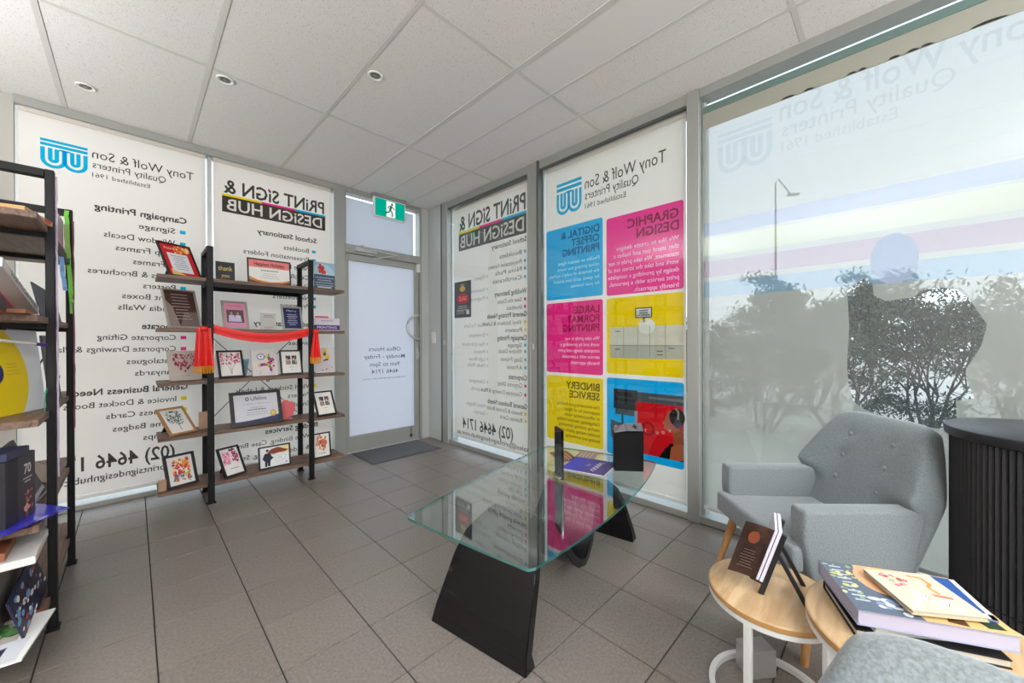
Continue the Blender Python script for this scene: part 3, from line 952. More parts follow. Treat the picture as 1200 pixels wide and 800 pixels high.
# ------------------------------------------------------------------ framed pictures
def flatmap(th, lean):
    cl, sl = math.cos(lean), math.sin(lean)
    def mp(u, v, w_):            # w_ towards the viewer side
        return Vector((u, v * sl - w_ * cl, v * cl + w_ * sl))
    return mp

def picture(name, label, cat, x, y, z, W, Hh, yaw_, lean, art, frame=None, fwid=.018, th=.014, back='prop', group=None, base=(236, 233, 228), world_rot=0.0, zl=.0):
    yaw_, lean = R(yaw_), R(lean)
    o = thing(name, label, cat, (x, y, z + .0008), yaw_ + world_rot, group)
    mp = flatmap(th, lean)
    def box3(q, u0_, v0_, u1_, v1_, w0_, w1_, mi=0):
        c8 = [mp(u, v, w_) for w_ in (w0_, w1_) for (u, v) in ((u0_, v0_), (u1_, v0_), (u1_, v1_), (u0_, v1_))]
        vv = [q.verts.new(p) for p in c8]
        for f in ((3, 2, 1, 0), (4, 5, 6, 7), (0, 1, 5, 4), (1, 2, 6, 5), (2, 3, 7, 6), (3, 0, 4, 7)):
            q.faces.new([vv[i] for i in f]).material_index = mi
    if frame is not None:
        q = nb(); f = fwid
        box3(q, 0, 0, W, f, 0, th); box3(q, 0, Hh - f, W, Hh, 0, th); box3(q, 0, f, f, Hh - f, 0, th); box3(q, W - f, f, W, Hh - f, 0, th)
        flush(q, 'frame', frame, o, world=False)
        q = nb(); box3(q, f * .8, f * .8, W - f * .8, Hh - f * .8, .001, th * .5); flush(q, 'backing', paper(base), o, world=False)
        cv = Canvas(lambda u, v, w_: mp(f + u * (W - 2 * f), f + v * (Hh - 2 * f), th * .5 + w_), eps=.0004)
    else:
        q = nb(); box3(q, 0, 0, W, Hh, 0, th); flush(q, 'panel', paper(base), o, world=False)
        cv = Canvas(lambda u, v, w_: mp(u * W, v * Hh, th + w_), eps=.0004)
    art(cv)
    if cv.bm.faces: cv.build('artwork', o)
    else: cv.bm.free()
    if back == 'prop' and lean > .05:
        hz = Hh * .72
        top = mp(W / 2, hz, -.002)
        foot = Vector((W / 2, hz * math.sin(lean) + min(.09, Hh * .35), .004))
        q = nb()
        d = Vector((.018, 0, 0)); e = Vector((0, .003, .001))
        a = [top - d, top + d, foot + d, foot - d]
        prism(q, a, e); flush(q, 'easel_leg', mat('easel_back', (40, 38, 38), .6), o, world=False)
    return o

def blobs(cv, n, u0_, v0_, u1_, v1_, cols, rmin, rmax, seed, inside=None, lay=1.5):
    rn = random.Random(seed); k = 0; tries = 0
    while k < n and tries < n * 20:
        tries += 1
        u, v = rn.uniform(u0_, u1_), rn.uniform(v0_, v1_)
        if inside and not inside(u, v): continue
        r_ = rn.uniform(rmin, rmax)
        cv.disc(u, v, r_ * rn.uniform(.7, 1.3), r_ * rn.uniform(.7, 1.3), rn.choice(cols), lay + k * .05, 7, rn.uniform(0, 90), 360 + 90)
        k += 1

def heart(u, v, cx=.5, cy=.5, s=.4):
    x, y = (u - cx) / s, (v - cy) / s + .1
    return (x * x + y * y - .55) ** 3 - x * x * y * y * y < 0

def art_cert_red(cv):
    cv.rect(0, 0, 1, 1, (206, 30, 36), .5)
    cv.rect(.16, .10, .84, .72, (226, 228, 234), 1)
    cv.poly([(.1, 0), (.6, 0), (.25, .14), (.1, .2)], (232, 196, 120), 1.2)
    blobs(cv, 26, .45, .74, .98, .98, [(240, 180, 60), (236, 120, 40), (250, 220, 140)], .03, .06, 1)
    cv.text('Award', .12, .83, .09, (250, 214, 190), w=.34, lay=2)
    cv.lines(.25, .75, .64, 7, .07, .018, (110, 112, 130), 2)
def art_plaque(cv):
    cv.rect(0, 0, 1, 1, (72, 46, 40), .5)
    for i in range(7): cv.rect(0, .02 + i * .14, 1, .03 + i * .14, (96, 66, 56), .8)
    cv.poly([(0, 0), (.35, 0), (.2, .55), (0, .75)], (150, 134, 126), 1)
    cv.poly([(.35, 0), (1, 0), (1, .42), (.55, .40)], (120, 104, 98), 1)
    cv.lines(.2, .8, .9, 9, .085, .014, (210, 200, 196), 6)
def art_pink_photo(cv):
    cv.rect(0, 0, 1, 1, (226, 150, 178), .5)
    cv.text('THE WOMEN', .5, .84, .07, (190, 60, 110), align='C', w=.6)
    cv.rect(.1, .2, .9, .72, (92, 88, 84), 1)
    for u, c in ((.33, (214, 206, 232)), (.62, (214, 206, 232))):
        cv.poly([(u - .16, .24), (u + .16, .24), (u + .12, .50), (u - .12, .50)], c, 1.5)
        cv.disc(u, .57, .055, .075, (188, 140, 116), 2)
        cv.disc(u, .62, .06, .05, (60, 40, 34), 1.8)
def art_small_grey(cv):
    cv.rect(0, 0, 1, 1, (186, 184, 180), .5)
    cv.lines(.1, .9, .88, 2, .1, .04, (110, 110, 110), 8)
    cv.lines(.1, .9, .18, 2, .1, .04, (130, 130, 130), 9)
def art_menu(cv):
    cv.rect(0, 0, 1, 1, (30, 44, 92), .5)
    cv.text('Merry', .5, .82, .10, (220, 224, 236), align='C', w=.6)
    cv.lines(.15, .85, .70, 6, .10, .03, (200, 206, 226), 11)
    cv.lines(.3, .7, .62, 1, .1, .03, (230, 120, 150), 12)
def art_wide(cv):
    cv.rect(0, 0, 1, 1, (232, 232, 228), .5)
    cv.rect(0, .68, 1, 1, (232, 130, 130), 1)
    cv.text('Happiest Holidays', .5, .76, .15, (90, 40, 44), align='C', w=.74, bold=.02)
    cv.lines(.2, .8, .58, 1, .1, .035, (70, 70, 76), 13)
    cv.lines(.25, .75, .44, 3, .09, .015, (130, 110, 130), 14)
    cv.poly([(0, 0), (1, 0), (1, .22), (.8, .12), (.5, .07), (.2, .14), (0, .28)], (222, 132, 60), 1)
    cv.poly([(0, 0), (1, 0), (1, .14), (.8, .05), (.3, .03), (0, .14)], (96, 68, 40), 1.4)
def art_thank(cv):
    cv.text('thank', .5, .55, .24, (222, 196, 110), align='C', w=.74)
    cv.text('you', .5, .20, .20, (222, 196, 110), align='C', w=.42)
def art_bluecard(cv):
    cv.rect(0, 0, 1, 1, (66, 86, 108), .5)
    cv.rect(0, .55, 1, 1, (148, 186, 206), .8)
    cv.disc(.4, .55, .6, .38, (170, 204, 220), 1, 20, 0, 180)
    blobs(cv, 14, .25, .62, .5, .85, [(196, 40, 48), (214, 60, 60)], .05, .09, 5)
    cv.lines(.05, .95, .45, 4, .09, .028, (176, 190, 204), 15)
    cv.lines(.05, .95, .12, 1, .1, .05, (210, 216, 224), 16)
def art_heart(cv): blobs(cv, 110, .15, .3, .85, .9, [(176, 60, 92), (150, 44, 78), (206, 110, 134), (120, 40, 60)], .018, .04, 7, lambda u, v: heart(u, v, .5, .58, .40)); cv.lines(.3, .7, .16, 1, .1, .02, (150, 140, 140), 3)
def art_tree(cv):
    blobs(cv, 80, .05, .5, .95, .95, [(206, 50, 90), (232, 120, 150), (160, 36, 60), (240, 160, 180)], .02, .05, 8)
    for u in (.4, .5, .6): cv.stroke([(.5, .06), (.5 + (u - .5) * .6, .3), (u + (u - .5) * 1.4, .58)], .012, (90, 70, 70), 2)
def art_snake(cv):
    cols = [(40, 60, 150), (200, 40, 60), (40, 130, 90), (236, 200, 60), (210, 90, 150)]
    rn = random.Random(3)
    for k in range(26):
        a = k * .42; r_ = .14 + .10 * math.sin(k * .5)
        cv.disc(.5 + (.17 + r_ * .4) * math.cos(a), .5 + (k - 13) * .022 + r_ * math.sin(a) * .6, .06, .05, cols[k % 5], 1 + k * .05, 9)
    cv.disc(.36, .72, .15, .12, (40, 60, 130), 3, 14); cv.disc(.36, .72, .12, .09, (226, 228, 240), 3.3, 14); cv.disc(.36, .73, .03, .03, (30, 40, 60), 3.6)
    blobs(cv, 12, .6, .35, .85, .8, [(196, 40, 70), (150, 30, 60)], .03, .06, 4)
    cv.disc(.3, .12, .025, .02, (220, 60, 120), 2); cv.disc(.75, .12, .025, .02, (60, 80, 190), 2)
def art_photos(cv):
    for i, (u, v) in enumerate([(.22, .62), (.54, .62), (.22, .40), (.54, .40)]):
        cv.rect(u, v, u + .26, v + .19, [(60, 70, 90), (120, 60, 56), (150, 130, 110), (70, 90, 70)][i], 1)
        blobs(cv, 7, u + .03, v + .03, u + .22, v + .15, [(200, 150, 120), (230, 220, 214), (40, 34, 34)], .02, .04, 20 + i)
    cv.lines(.35, .65, .30, 1, .1, .02, (120, 120, 120), 3); cv.disc(.5, .14, .02, .02, (40, 40, 60), 1)
def art_sunflower(cv):
    blobs(cv, 16, .3, .58, .68, .9, [(236, 190, 40), (244, 214, 80)], .05, .09, 31)
    cv.disc(.49, .74, .07, .07, (80, 56, 30), 4, 12)
    cv.poly([(.38, .45), (.68, .50), (.66, .56), (.48, .53)], (40, 40, 46), 2)
    cv.lines(.1, .9, .28, 1, .1, .012, (170, 170, 170), 3)
    blobs(cv, 6, .15, .08, .9, .2, [(200, 90, 120), (120, 90, 160)], .02, .035, 33)
def art_greentree(cv):
    blobs(cv, 90, .12, .35, .88, .92, [(60, 92, 104), (96, 130, 130), (40, 66, 76), (140, 160, 150)], .018, .042, 9, lambda u, v: (u - .5) ** 2 + (v - .64) ** 2 < .12)
    cv.stroke([(.52, .1), (.5, .45)], .03, (130, 130, 130), 1.3); cv.stroke([(.5, .4), (.35, .6)], .015, (130, 130, 130), 1.3); cv.stroke([(.5, .4), (.66, .6)], .015, (130, 130, 130), 1.3)
def art_lifeline(cv):
    cv.rect(0, 0, 1, 1, (204, 204, 210), .5)
    cv.poly([(0, 0), (1, 0), (1, .20), (.7, .12), (.3, .07), (0, .06)], (44, 46, 92), 1)
    cv.disc(.30, .84, .045, .07, (70, 72, 80), 1, 16); cv.disc(.30, .84, .022, .035, (204, 204, 210), 1.4, 12)
    cv.text('Lifeline', .38, .78, .14, (70, 72, 80), w=.37, bold=.01)
    cv.text('Certificate of Appreciation', .5, .64, .035, (120, 120, 130), align='C', w=.62)
    cv.lines(.3, .7, .53, 1, .1, .02, (130, 130, 140), 3)
    cv.lines(.2, .8, .46, 1, .1, .03, (60, 60, 70), 4)
    cv.lines(.22, .78, .36, 2, .08, .016, (120, 120, 130), 5)
    cv.disc(.87, .26, .075, .12, (190, 160, 70), 2, 16); cv.disc(.87, .26, .05, .08, (220, 190, 100), 2.4, 14)
def art_flower(cv): pass
def art_bouquet(cv):
    blobs(cv, 60, .18, .38, .85, .88, [(226, 70, 50), (240, 140, 40), (200, 50, 80), (244, 190, 70)], .03, .065, 41)
    blobs(cv, 40, .18, .14, .85, .42, [(206, 50, 90), (110, 130, 150), (226, 200, 80), (90, 110, 90)], .03, .06, 42)
    cv.rect(.78, .06, .83, .09, (40, 40, 50), 1)
def art_pinkb(cv):
    blobs(cv, 45, .10, .42, .48, .88, [(236, 130, 166), (214, 80, 130), (246, 180, 200)], .03, .06, 43)
    blobs(cv, 40, .55, .46, .92, .95, [(226, 100, 150), (196, 60, 110), (120, 60, 80)], .03, .06, 44)
    cv.lines(.3, .8, .24, 1, .1, .03, (130, 130, 134), 6)
def art_hero(cv):
    cv.rect(0, 0, 1, 1, (226, 228, 230), .5)
    cv.rect(.55, .62, 1, .95, (238, 218, 140), .8)
    cv.poly([(.22, .72), (.4, .90), (.62, .95), (.86, .80), (1.0, .74), (.85, .66), (.62, .66), (.45, .62)], (132, 56, 32), 1.2)
    cv.poly([(.16, .70), (.34, .70), (.40, .52), (.46, .44), (.36, .34), (.35, .28), (.33, .04), (.26, .04), (.25, .26), (.23, .04), (.16, .04), (.16, .30), (.08, .44)], (34, 44, 56), 2)
    cv.disc(.25, .79, .05, .085, (206, 160, 130), 2.4); cv.disc(.25, .85, .055, .05, (40, 30, 30), 2.7)
    cv.disc(.68, .42, .19, .20, (190, 200, 204), 1.5, 18); cv.disc(.68, .42, .17, .18, (232, 236, 236), 1.8, 18)
    cv.lines(.57, .79, .52, 3, .08, .02, (120, 130, 140), 7)
    cv.rect(.88, .1, .92, .16, (40, 60, 140), 1.5)
def art_lion(cv):
    blobs(cv, 80, .12, .28, .9, .95, [(206, 110, 70), (226, 140, 96), (176, 84, 52)], .035, .07, 51, lambda u, v: (u - .5) ** 2 + (v - .62) ** 2 < .12)
    cv.disc(.48, .36, .10, .07, (236, 214, 196), 8, 14)
    cv.text('Curly', .5, .10, .09, (60, 56, 56), align='C', w=.44)

blkf = mat('black_picture_frame', (28, 27, 28), .4)
silv = mat('silver_frame', (176, 172, 166), .35, .3)
oakf = mat('oak_frame', (176, 130, 86), .5, var=.12, vscale=40)
GP = 'framed prints on the centre rack'
Z = [z for z in ZS]
picture('certificate', 'black framed red and gold certificate on the top shelf, left of the post', 'certificate', .165, 3.52, Z[4], .205, .27, 30, 27, art_cert_red, blkf, .009, .014)
picture('thank_you_card', 'small black card reading thank you in gold on the top shelf', 'card', .418, 3.565, Z[4], .112, .145, 0, 6, art_thank, None, th=.003, base=(34, 40, 46))
picture('certificate', 'wide black framed certificate with pink heading on the top shelf', 'certificate', .608, 3.57, Z[4], .292, .205, 0, 8, art_wide, blkf, .009, .012)
picture('greeting_card', 'blue grey card with red flower at the right end of the top shelf', 'card', 1.070, 3.56, Z[4], .168, .240, 0, 3, art_bluecard, None, th=.004, base=(90, 110, 130))
picture('award_plaque', 'silver framed brown plaque on the second shelf, left of the post', 'plaque', .160, 3.53, Z[3], .195, .29, 22, 19, art_plaque, silv, .011, .014)
picture('framed_photo', 'silver framed pink photograph of two people on the second shelf', 'picture', .463, 3.60, Z[3], .165, .225, 8, 16, art_pink_photo, silv, .014, .012)
picture('notice_card', 'small pale grey card between the pink and navy frames', 'card', .693, 3.58, Z[3], .105, .135, 0, 5, art_small_grey, None, th=.003, base=(186, 184, 180))
picture('framed_photo', 'silver framed navy blue menu on the second shelf near the right post', 'picture', .842, 3.58, Z[3], .152, .205, 4, 15, art_menu, silv, .014, .012)
picture('canvas_print', 'beige canvas with a pink heart on the third shelf beside the sash tail', 'picture', .170, 3.55, Z[2], .170, .215, 14, 18, art_heart, None, th=.012, base=(196, 186, 174))
picture('picture_frame', 'black framed print of a pink blossom tree on the third shelf', 'picture', .432, 3.56, Z[2], .160, .215, 8, 20, art_tree, blkf, .014, .012, group=GP)
picture('canvas_print', 'white canvas of a colourful snake figure in the middle of the third shelf', 'picture', .632, 3.56, Z[2], .172, .212, 4, 14, art_snake, None, th=.016, base=(214, 208, 204))
picture('picture_frame', 'black framed set of four photographs on the third shelf left of the right post', 'picture', .824, 3.57, Z[2], .162, .205, 3, 14, art_photos, blkf, .012, .012, group=GP)
picture('canvas_print', 'white print of a yellow sunflower at the right end of the third shelf', 'picture', 1.078, 3.57, Z[2], .160, .218, 0, 6, art_sunflower, None, th=.006, base=(206, 202, 204))
picture('picture_frame', 'light oak framed blue green tree print at the left end of the fourth shelf', 'picture', .165, 3.475, Z[1], .165, .222, 30, 40, art_greentree, oakf, .014, .012, group=GP)
picture('certificate', 'wide black framed charity certificate with gold seal on the fourth shelf', 'certificate', .492, 3.485, Z[1], .330, .265, 3, 20, art_lifeline, blkf, .024, .016)
picture('picture_frame', 'black framed set of four photographs at the right end of the fourth shelf', 'picture', 1.068, 3.49, Z[1], .165, .222, 8, 26, art_photos, blkf, .013, .012, group=GP)
picture('picture_frame', 'black framed print of orange and red flowers at the left of the bottom shelf', 'picture', .150, 3.50, Z[0], .170, .225, 18, 20, art_bouquet, blkf, .016, .016, group=GP)
picture('picture_frame', 'black framed print of pink butterflies on the bottom shelf near the left post', 'picture', .452, 3.49, Z[0], .150, .225, 24, 27, art_pinkb, blkf, .013, .014, group=GP)
picture('picture_frame', 'black framed landscape cartoon of a caped man on the bottom shelf', 'picture', .664, 3.53, Z[0], .218, .172, 2, 8, art_hero, blkf, .010, .014, group=GP)
picture('picture_frame', 'black framed print of a curly orange head at the right end of the bottom shelf', 'picture', 1.046, 3.53, Z[0], .145, .21, 3, 8, art_lion, blkf, .011, .012, group=GP)

# box of purple leaflets, teal card, timber blocks, pink flower cut-out
bxo = thing('leaflet_box', 'white box of leaflets with purple printed front on the second shelf right end', 'box', (1.172, 3.60, Z[3] + .001))
q = nb(); bx(q, (-.104, -.04, 0), (.104, .04, .112), .002); flush(q, 'box_body', paper((206, 202, 214)), bxo, world=False)
cv = Canvas(lambda u, v, w_: Vector((u, -.0402 - w_, v)))
cv.rect(-.104, .008, .104, .05, (70, 36, 110), 1); cv.text('PRINTING', -.08, .018, .022, (230, 226, 240), w=.16); cv.lines(-.07, .07, .09, 1, .1, .006, (130, 100, 120), 3)
cv.build('box_print', bxo)
q = nb(); bx(q, (-.075, -.02, .112), (.02, .03, .128), .001); flush(q, 'leaflet_stack', paper((206, 80, 110)), bxo, world=False)
q = nb()
a = [Vector((.555, 3.66, Z[2] + .001)), Vector((.612, 3.655, Z[2] + .001)), Vector((.632, 3.665, Z[2] + .135)), Vector((.566, 3.675, Z[2] + .135))]
prism(q, a, (0, .006, 0)); tag(flush(q, 'greeting_card', paper((96, 140, 158))), 'teal card standing behind the blossom tree print', 'card')
def block(label, x0, y0_, x1, y1_, z, h):
    q = nb(); bx(q, (x0, y0_, z + .0005), (x1, y1_, z + h), .0015)
    return tag(flush(q, 'timber_block', wood('pale_block', (176, 140, 112), (196, 160, 132), (20, 20, 3), .6)), label, 'block')
block('pale timber block behind the left post on the fourth shelf', .325, 3.63, .398, 3.65, Z[1], .125)
block('pale timber block at the far left end of the bottom shelf', .108, 3.50, .148, 3.535, Z[0], .072)
fl = thing('flower_cutout', 'pink acrylic flower cut-out standing beside the charity certificate', 'ornament', (.865, 3.60, Z[1] + .001))
def lobe(q, cx, cz, r_, y_, t_):
    prism(q, [Vector((cx + r_ * math.cos(R(20 * k)), y_, cz + r_ * math.sin(R(20 * k)))) for k in range(18)], (0, t_, 0))
pk = mat('pink_acrylic', (226, 112, 118), .2, spec=.6)
q = nb()
for k, (cx, cz) in enumerate([(0, .075), (.04, .075), (-.035, .10), (.0, .125), (.035, .11), (-.03, .06), (.03, .045)]):
    lobe(q, cx, cz, .030, k * .0011, .001)
flush(q, 'petals', pk, fl, world=False)
q = nb(); bx(q, (-.035, -.015, 0), (.04, .03, .006), .001); bx(q, (-.02, .0, .005), (.02, .008, .05)); flush(q, 'stand', pk, fl, world=False)

# red sash tied across the rack
redm = mat('red_satin', (224, 26, 18), .45, var=.08, vscale=12)
goldm = mat('gold_print', (226, 150, 40), .5)
sash = thing('sash', 'red satin sash with gold lettering and fringe tied across the centre rack', 'sash', (.694, 3.43, .92))
def sheet(q, top, bot, n, yfun, th=.003, mi=0):
    A = []
    for i in range(n + 1):
        s = i / n
        a = top(s); b = bot(s)
        row = []
        for k in range(5):
            p = a.lerp(b, k / 4); p = Vector((p.x, yfun(s, k / 4), p.z)); row.append(p)
        A.append(row)
    F = [[q.verts.new(p) for p in r_] for r_ in A]
    B = [[q.verts.new(p + Vector((0, th, 0))) for p in r_] for r_ in A]
    for i in range(n):
        for k in range(4):
            q.faces.new((F[i][k], F[i + 1][k], F[i + 1][k + 1], F[i][k + 1])); q.faces.new((B[i][k], B[i][k + 1], B[i + 1][k + 1], B[i + 1][k]))
    for i in range(n):
        q.faces.new((F[i][0], B[i][0], B[i + 1][0], F[i + 1][0])); q.faces.new((F[i][4], F[i + 1][4], B[i + 1][4], B[i][4]))
    for k in range(4):
        q.faces.new((F[0][k], F[0][k + 1], B[0][k + 1], B[0][k])); q.faces.new((F[n][k], B[n][k], B[n][k + 1], F[n][k + 1]))
xa, xb_ = .388, 1.002
sag = lambda s: .055 * (1 - (2 * s - 1) ** 2)
ztop = lambda s: 1.262 - sag(s) - .012 * s
zbot = lambda s: ztop(s) - .072 + .008 * abs(2 * s - 1)
yband = lambda s, k=0: 3.452 + .012 * (1 - abs(2 * s - 1)) * 0 - .010 * (1 - (2 * s - 1) ** 2)
q = nb(); sheet(q, lambda s: Vector((xa + (xb_ - xa) * s, 0, ztop(s))), lambda s: Vector((xa + (xb_ - xa) * s, 0, zbot(s))), 28, lambda s, k: yband(s) - .003 * math.sin(k * 6)); flush(q, 'sash_band', redm, sash, smooth=60)
cv = Canvas(lambda u, v, w_: Vector((xa + (xb_ - xa) * u, yband(u) - .0035 - w_, ztop(u) + (zbot(u) - ztop(u)) * (1 - v))), lambda c: goldm)
cv.text('PRINT SIGN & DESIGN HUB', .24, .14, .22, None, w=.54, lay=2); cv.lines(.24, .78, .66, 1, .1, .17, None, 3)
for u in (.09, .86):
    cv.poly([(u + .022 * (1 if k % 2 == 0 else .55) * math.cos(R(36 * k)), .55 + .26 * (1 if k % 2 == 0 else .55) * math.sin(R(36 * k))) for k in range(10)], None, 2)
cv.build('gold_lettering', sash)
def tail(xc, wt, wb, z_t, z_b, zf, skew=0):
    q = nb()
    sheet(q, lambda s: Vector((xc + (s - .5) * wt, 0, z_t)), lambda s: Vector((xc + skew + (s - .5) * wb, 0, z_b)), 14,
          lambda s, k: 3.418 + .010 * math.cos(s * 9 + 1) * (.3 + k))
    bx(q, (xc - .02, 3.405, z_t - .02), (xc + .02, 3.445, z_t + .012), .008, 2)
    flush(q, 'sash_tail', redm, sash, smooth=60)
    q = nb(); rn = random.Random(int(xc * 100))
    n = 26
    for i in range(n):
        x = xc + skew + (i / (n - 1) - .5) * wb * .97
        y = 3.4195 + .010 * math.cos((i / (n - 1)) * 9 + 1) * 1.3
        tube(q, [(x, y, z_b + .003), (x + rn.uniform(-.003, .003), y + rn.uniform(-.003, .003), zf + rn.uniform(-.004, .006))], .0017, 4)
    flush(q, 'fringe', mat('gold_fringe', (226, 150, 30), .6), sash)
tail(.335, .075, .108, 1.232, .968, .918)
tail(1.040, .030, .075, 1.225, 1.005, .955, -.005)

# ------------------------------------------------------------------ left rack contents (front faces +x)
xf = -.235
LR = math.pi / 2
def slab(name, label, cat, a, b, m, group=None, bev=.001):
    q = nb(); bx(q, a, b, bev)
    return tag(flush(q, name, m), label, cat, group)
# top shelf
o = thing('booklet', 'orange covered booklet with a red spot on the left rack top shelf', 'booklet', (-.33, 2.32, Z[4] + .001), R(80))
q = nb(); bx(q, (-.15, -.10, 0), (.10, .10, .018), .001); flush(q, 'pages', paper((222, 170, 110)), o, world=False)
cv = Canvas(lambda u, v, w_: Vector((u, -.1005 - w_, v))); cv.disc(.03, .010, .03, .006, (210, 40, 24), 1); cv.build('cover_mark', o)
o = thing('sticker_sheet', 'blue and white sticker propped on the left rack top shelf', 'sticker', (-.345, 2.20, Z[4] + .02), R(80))
q = nb(); prism(q, [Vector((x, 0, z)) for x, z in ((-.08, 0), (.06, 0), (.07, .02), (.03, .045), (-.02, .035), (-.07, .05))], (0, .003, 0)); flush(q, 'sheet', paper((226, 230, 234)), o, world=False)
cv = Canvas(lambda u, v, w_: Vector((u, -.0005 - w_, v))); cv.stroke([(-.05, .01), (-.02, .028), (0, .01), (.03, .03)], .012, (60, 120, 180), 1); cv.build('sticker_print', o)
# pink card between the posts
o = picture('poster_card', 'pale pink card standing between the posts on the top shelf of the left rack', 'card', -.25, 2.72, Z[4], .34, .165, 0, 0, lambda cv: cv.rect(.1, .6, .9, .9, (206, 196, 200), 1), None, th=.003, back=None, base=(222, 176, 192), world_rot=LR)
# magazines on the 4th board (z 1.23)
o = thing('programme', 'white theatre programme lying aslant on the left rack, spine towards the room', 'magazine', (-.262, 2.13, Z[3] + .014), R(90))
an = R(-17)
def rotx(p, a=an, z0_=.16):
    return Vector((p.x * math.cos(a) - p.z * math.sin(a), p.y, p.x * math.sin(a) + p.z * math.cos(a) + z0_))
q = nb(); bx(q, (-.28, 0, 0), (.33, .07, .028), .001)
for v_ in q.verts: v_.co = rotx(v_.co, R(-10), .060)
flush(q, 'pages', paper((224, 222, 220)), o, world=False)
cv = Canvas(lambda u, v, w_: rotx(Vector((u, -.0005 - w_, v)), R(-10), .060)); cv.text('Stories of the Castle Hill Players', -.18, .006, .017, (40, 40, 44), w=.46, bold=.01); cv.build('spine_lettering', o)
o = thing('magazine', 'red and black magazine leaning under the white theatre programme', 'magazine', (-.285, 2.12, Z[3] + .001), R(90))
q = nb(); prism(q, [Vector((x, 0, z)) for x, z in ((-.25, .0), (.16, .0), (.04, .030), (-.25, .075))], (0, .012, 0)); flush(q, 'cover', paper((120, 20, 40)), o, world=False)
cv = Canvas(lambda u, v, w_: Vector((u, -.0005 - w_, v)))
cv.poly([(-.20, .005), (-.05, .005), (-.08, .05), (-.2, .06)], (24, 30, 40), 1); cv.poly([(.0, .005), (.08, .005), (.03, .025)], (30, 120, 140), 1.5); cv.stroke([(-.2, .065), (.04, .025)], .006, (220, 60, 80), 2)
cv.build('cover_print', o)
slab('book', 'flat brown covered book under the magazines on the left rack', 'book', (-.34, 2.06, Z[3] + .0005), (-.246, 2.20, Z[3] + .013), paper((150, 96, 60)))
o = picture('brochure', 'dark navy star patterned brochure leaning near the far post of the left rack', 'brochure', -.262, 2.50, Z[3], .62, .15, 0, 10,
            lambda cv: (cv.rect(0, 0, 1, 1, (28, 32, 70), .5), blobs(cv, 22, .02, .05, .98, .95, [(90, 90, 150), (120, 100, 170), (60, 80, 140)], .006, .016, 61), cv.stroke([(.3, .9), (.5, .3), (.8, .6)], .01, (110, 110, 170), 2)), None, th=.004, base=(28, 32, 70), world_rot=LR)
# third shelf z .865
o = picture('folder', 'large yellow and white folder standing on the left rack third shelf', 'folder', -.405, 2.13, Z[2], .40, .315, -22, 5,
            lambda cv: (cv.rect(0, 0, 1, 1, (222, 226, 232), .5), cv.poly([(0, 0)] + [(.20 + .62 * math.cos(R(a_)), min(1, max(0, .42 + .75 * math.sin(R(a_))))) for a_ in range(-60, 91, 6)] + [(0, 1)], (236, 206, 10), 1),
                        cv.disc(.42, .50, .13, .15, (34, 44, 110), 2, 20), cv.text('no', .42, .46, .11, (240, 240, 240), align='C', lay=4),
                        cv.lines(.58, .72, .60, 4, .04, .008, (190, 150, 60), 5)), None, th=.006, base=(222, 226, 232), world_rot=LR)
o = picture('folder', 'tall pale grey folder behind the yellow one on the left rack', 'folder', -.31, 2.44, Z[2], .24, .32, -6, 5, lambda cv: cv.rect(.75, 0, 1, 1, (168, 172, 176), 1), None, th=.005, base=(196, 200, 202), world_rot=LR)
o = picture('folder', 'dark grey curved folder between the posts on the left rack third shelf', 'folder', -.262, 2.70, Z[2], .32, .30, 0, 5, lambda cv: (cv.rect(0, 0, 1, 1, (104, 108, 118), .5)), None, th=.008, base=(104, 108, 118), world_rot=LR)
q = nb(); tube(q, [(-.36, 2.12, 1.150), (-.258, 2.33, 1.128)], .005, 8); tag(flush(q, 'pen', paper((222, 222, 214))), 'white and purple pen resting across the yellow folder', 'pen')
q = nb(); tube(q, [(-.258, 2.33, 1.128), (-.222, 2.42, 1.120)], .0062, 8); tag(flush(q, 'marker_pen', paper((88, 64, 150))), 'purple pen cap end in front of the pale folder', 'pen')
q = nb(); pts = [(-.228, 2.66, .985), (-.228, 2.50, .972), (-.232, 2.40, .962), (-.236, 2.34, .94), (-.238, 2.33, .90), (-.238, 2.34, .8665)]
for a_, b_ in zip(pts, pts[1:]):
    a_, b_ = Vector(a_), Vector(b_); n_ = Vector((1, 0, 0)).cross((b_ - a_).normalized()) * .007
    prism(q, [a_ - n_, b_ - n_, b_ + n_, a_ + n_], (.0015, 0, 0))
tag(flush(q, 'ribbon', paper((40, 170, 130))), 'teal green ribbon curling over the lower right of the yellow folder', 'ribbon')
# fourth shelf z .50
o = thing('gift_box', 'black presentation box printed with 70 and a firework picture', 'box', (-.275, 2.215, Z[1] + .001), R(90 - 12))
q = nb(); bx(q, (-.10, 0, 0), (.085, .12, .235), .002); flush(q, 'box_body', paper((36, 34, 40)), o, world=False)
cv = Canvas(lambda u, v, w_: Vector((u, -.0005 - w_, v)))
cv.rect(-.03, .0, .084, .234, (66, 60, 66), .5); cv.text('70', .03, .165, .034, (232, 230, 230), align='C', bold=.02); cv.lines(0, .06, .15, 2, .012, .005, (210, 206, 206), 2)
blobs(cv, 26, .0, .03, .065, .10, [(210, 110, 110), (150, 60, 70), (226, 160, 140)], .003, .009, 71); cv.rect(.02, .01, .032, .05, (170, 80, 70), 1)
cv.build('box_print', o)
q = nb(); bx(q, (-.102, -.003, .236), (.04, .10, .262), .002); flush(q, 'box_lid', paper((52, 56, 84)), o, world=False)
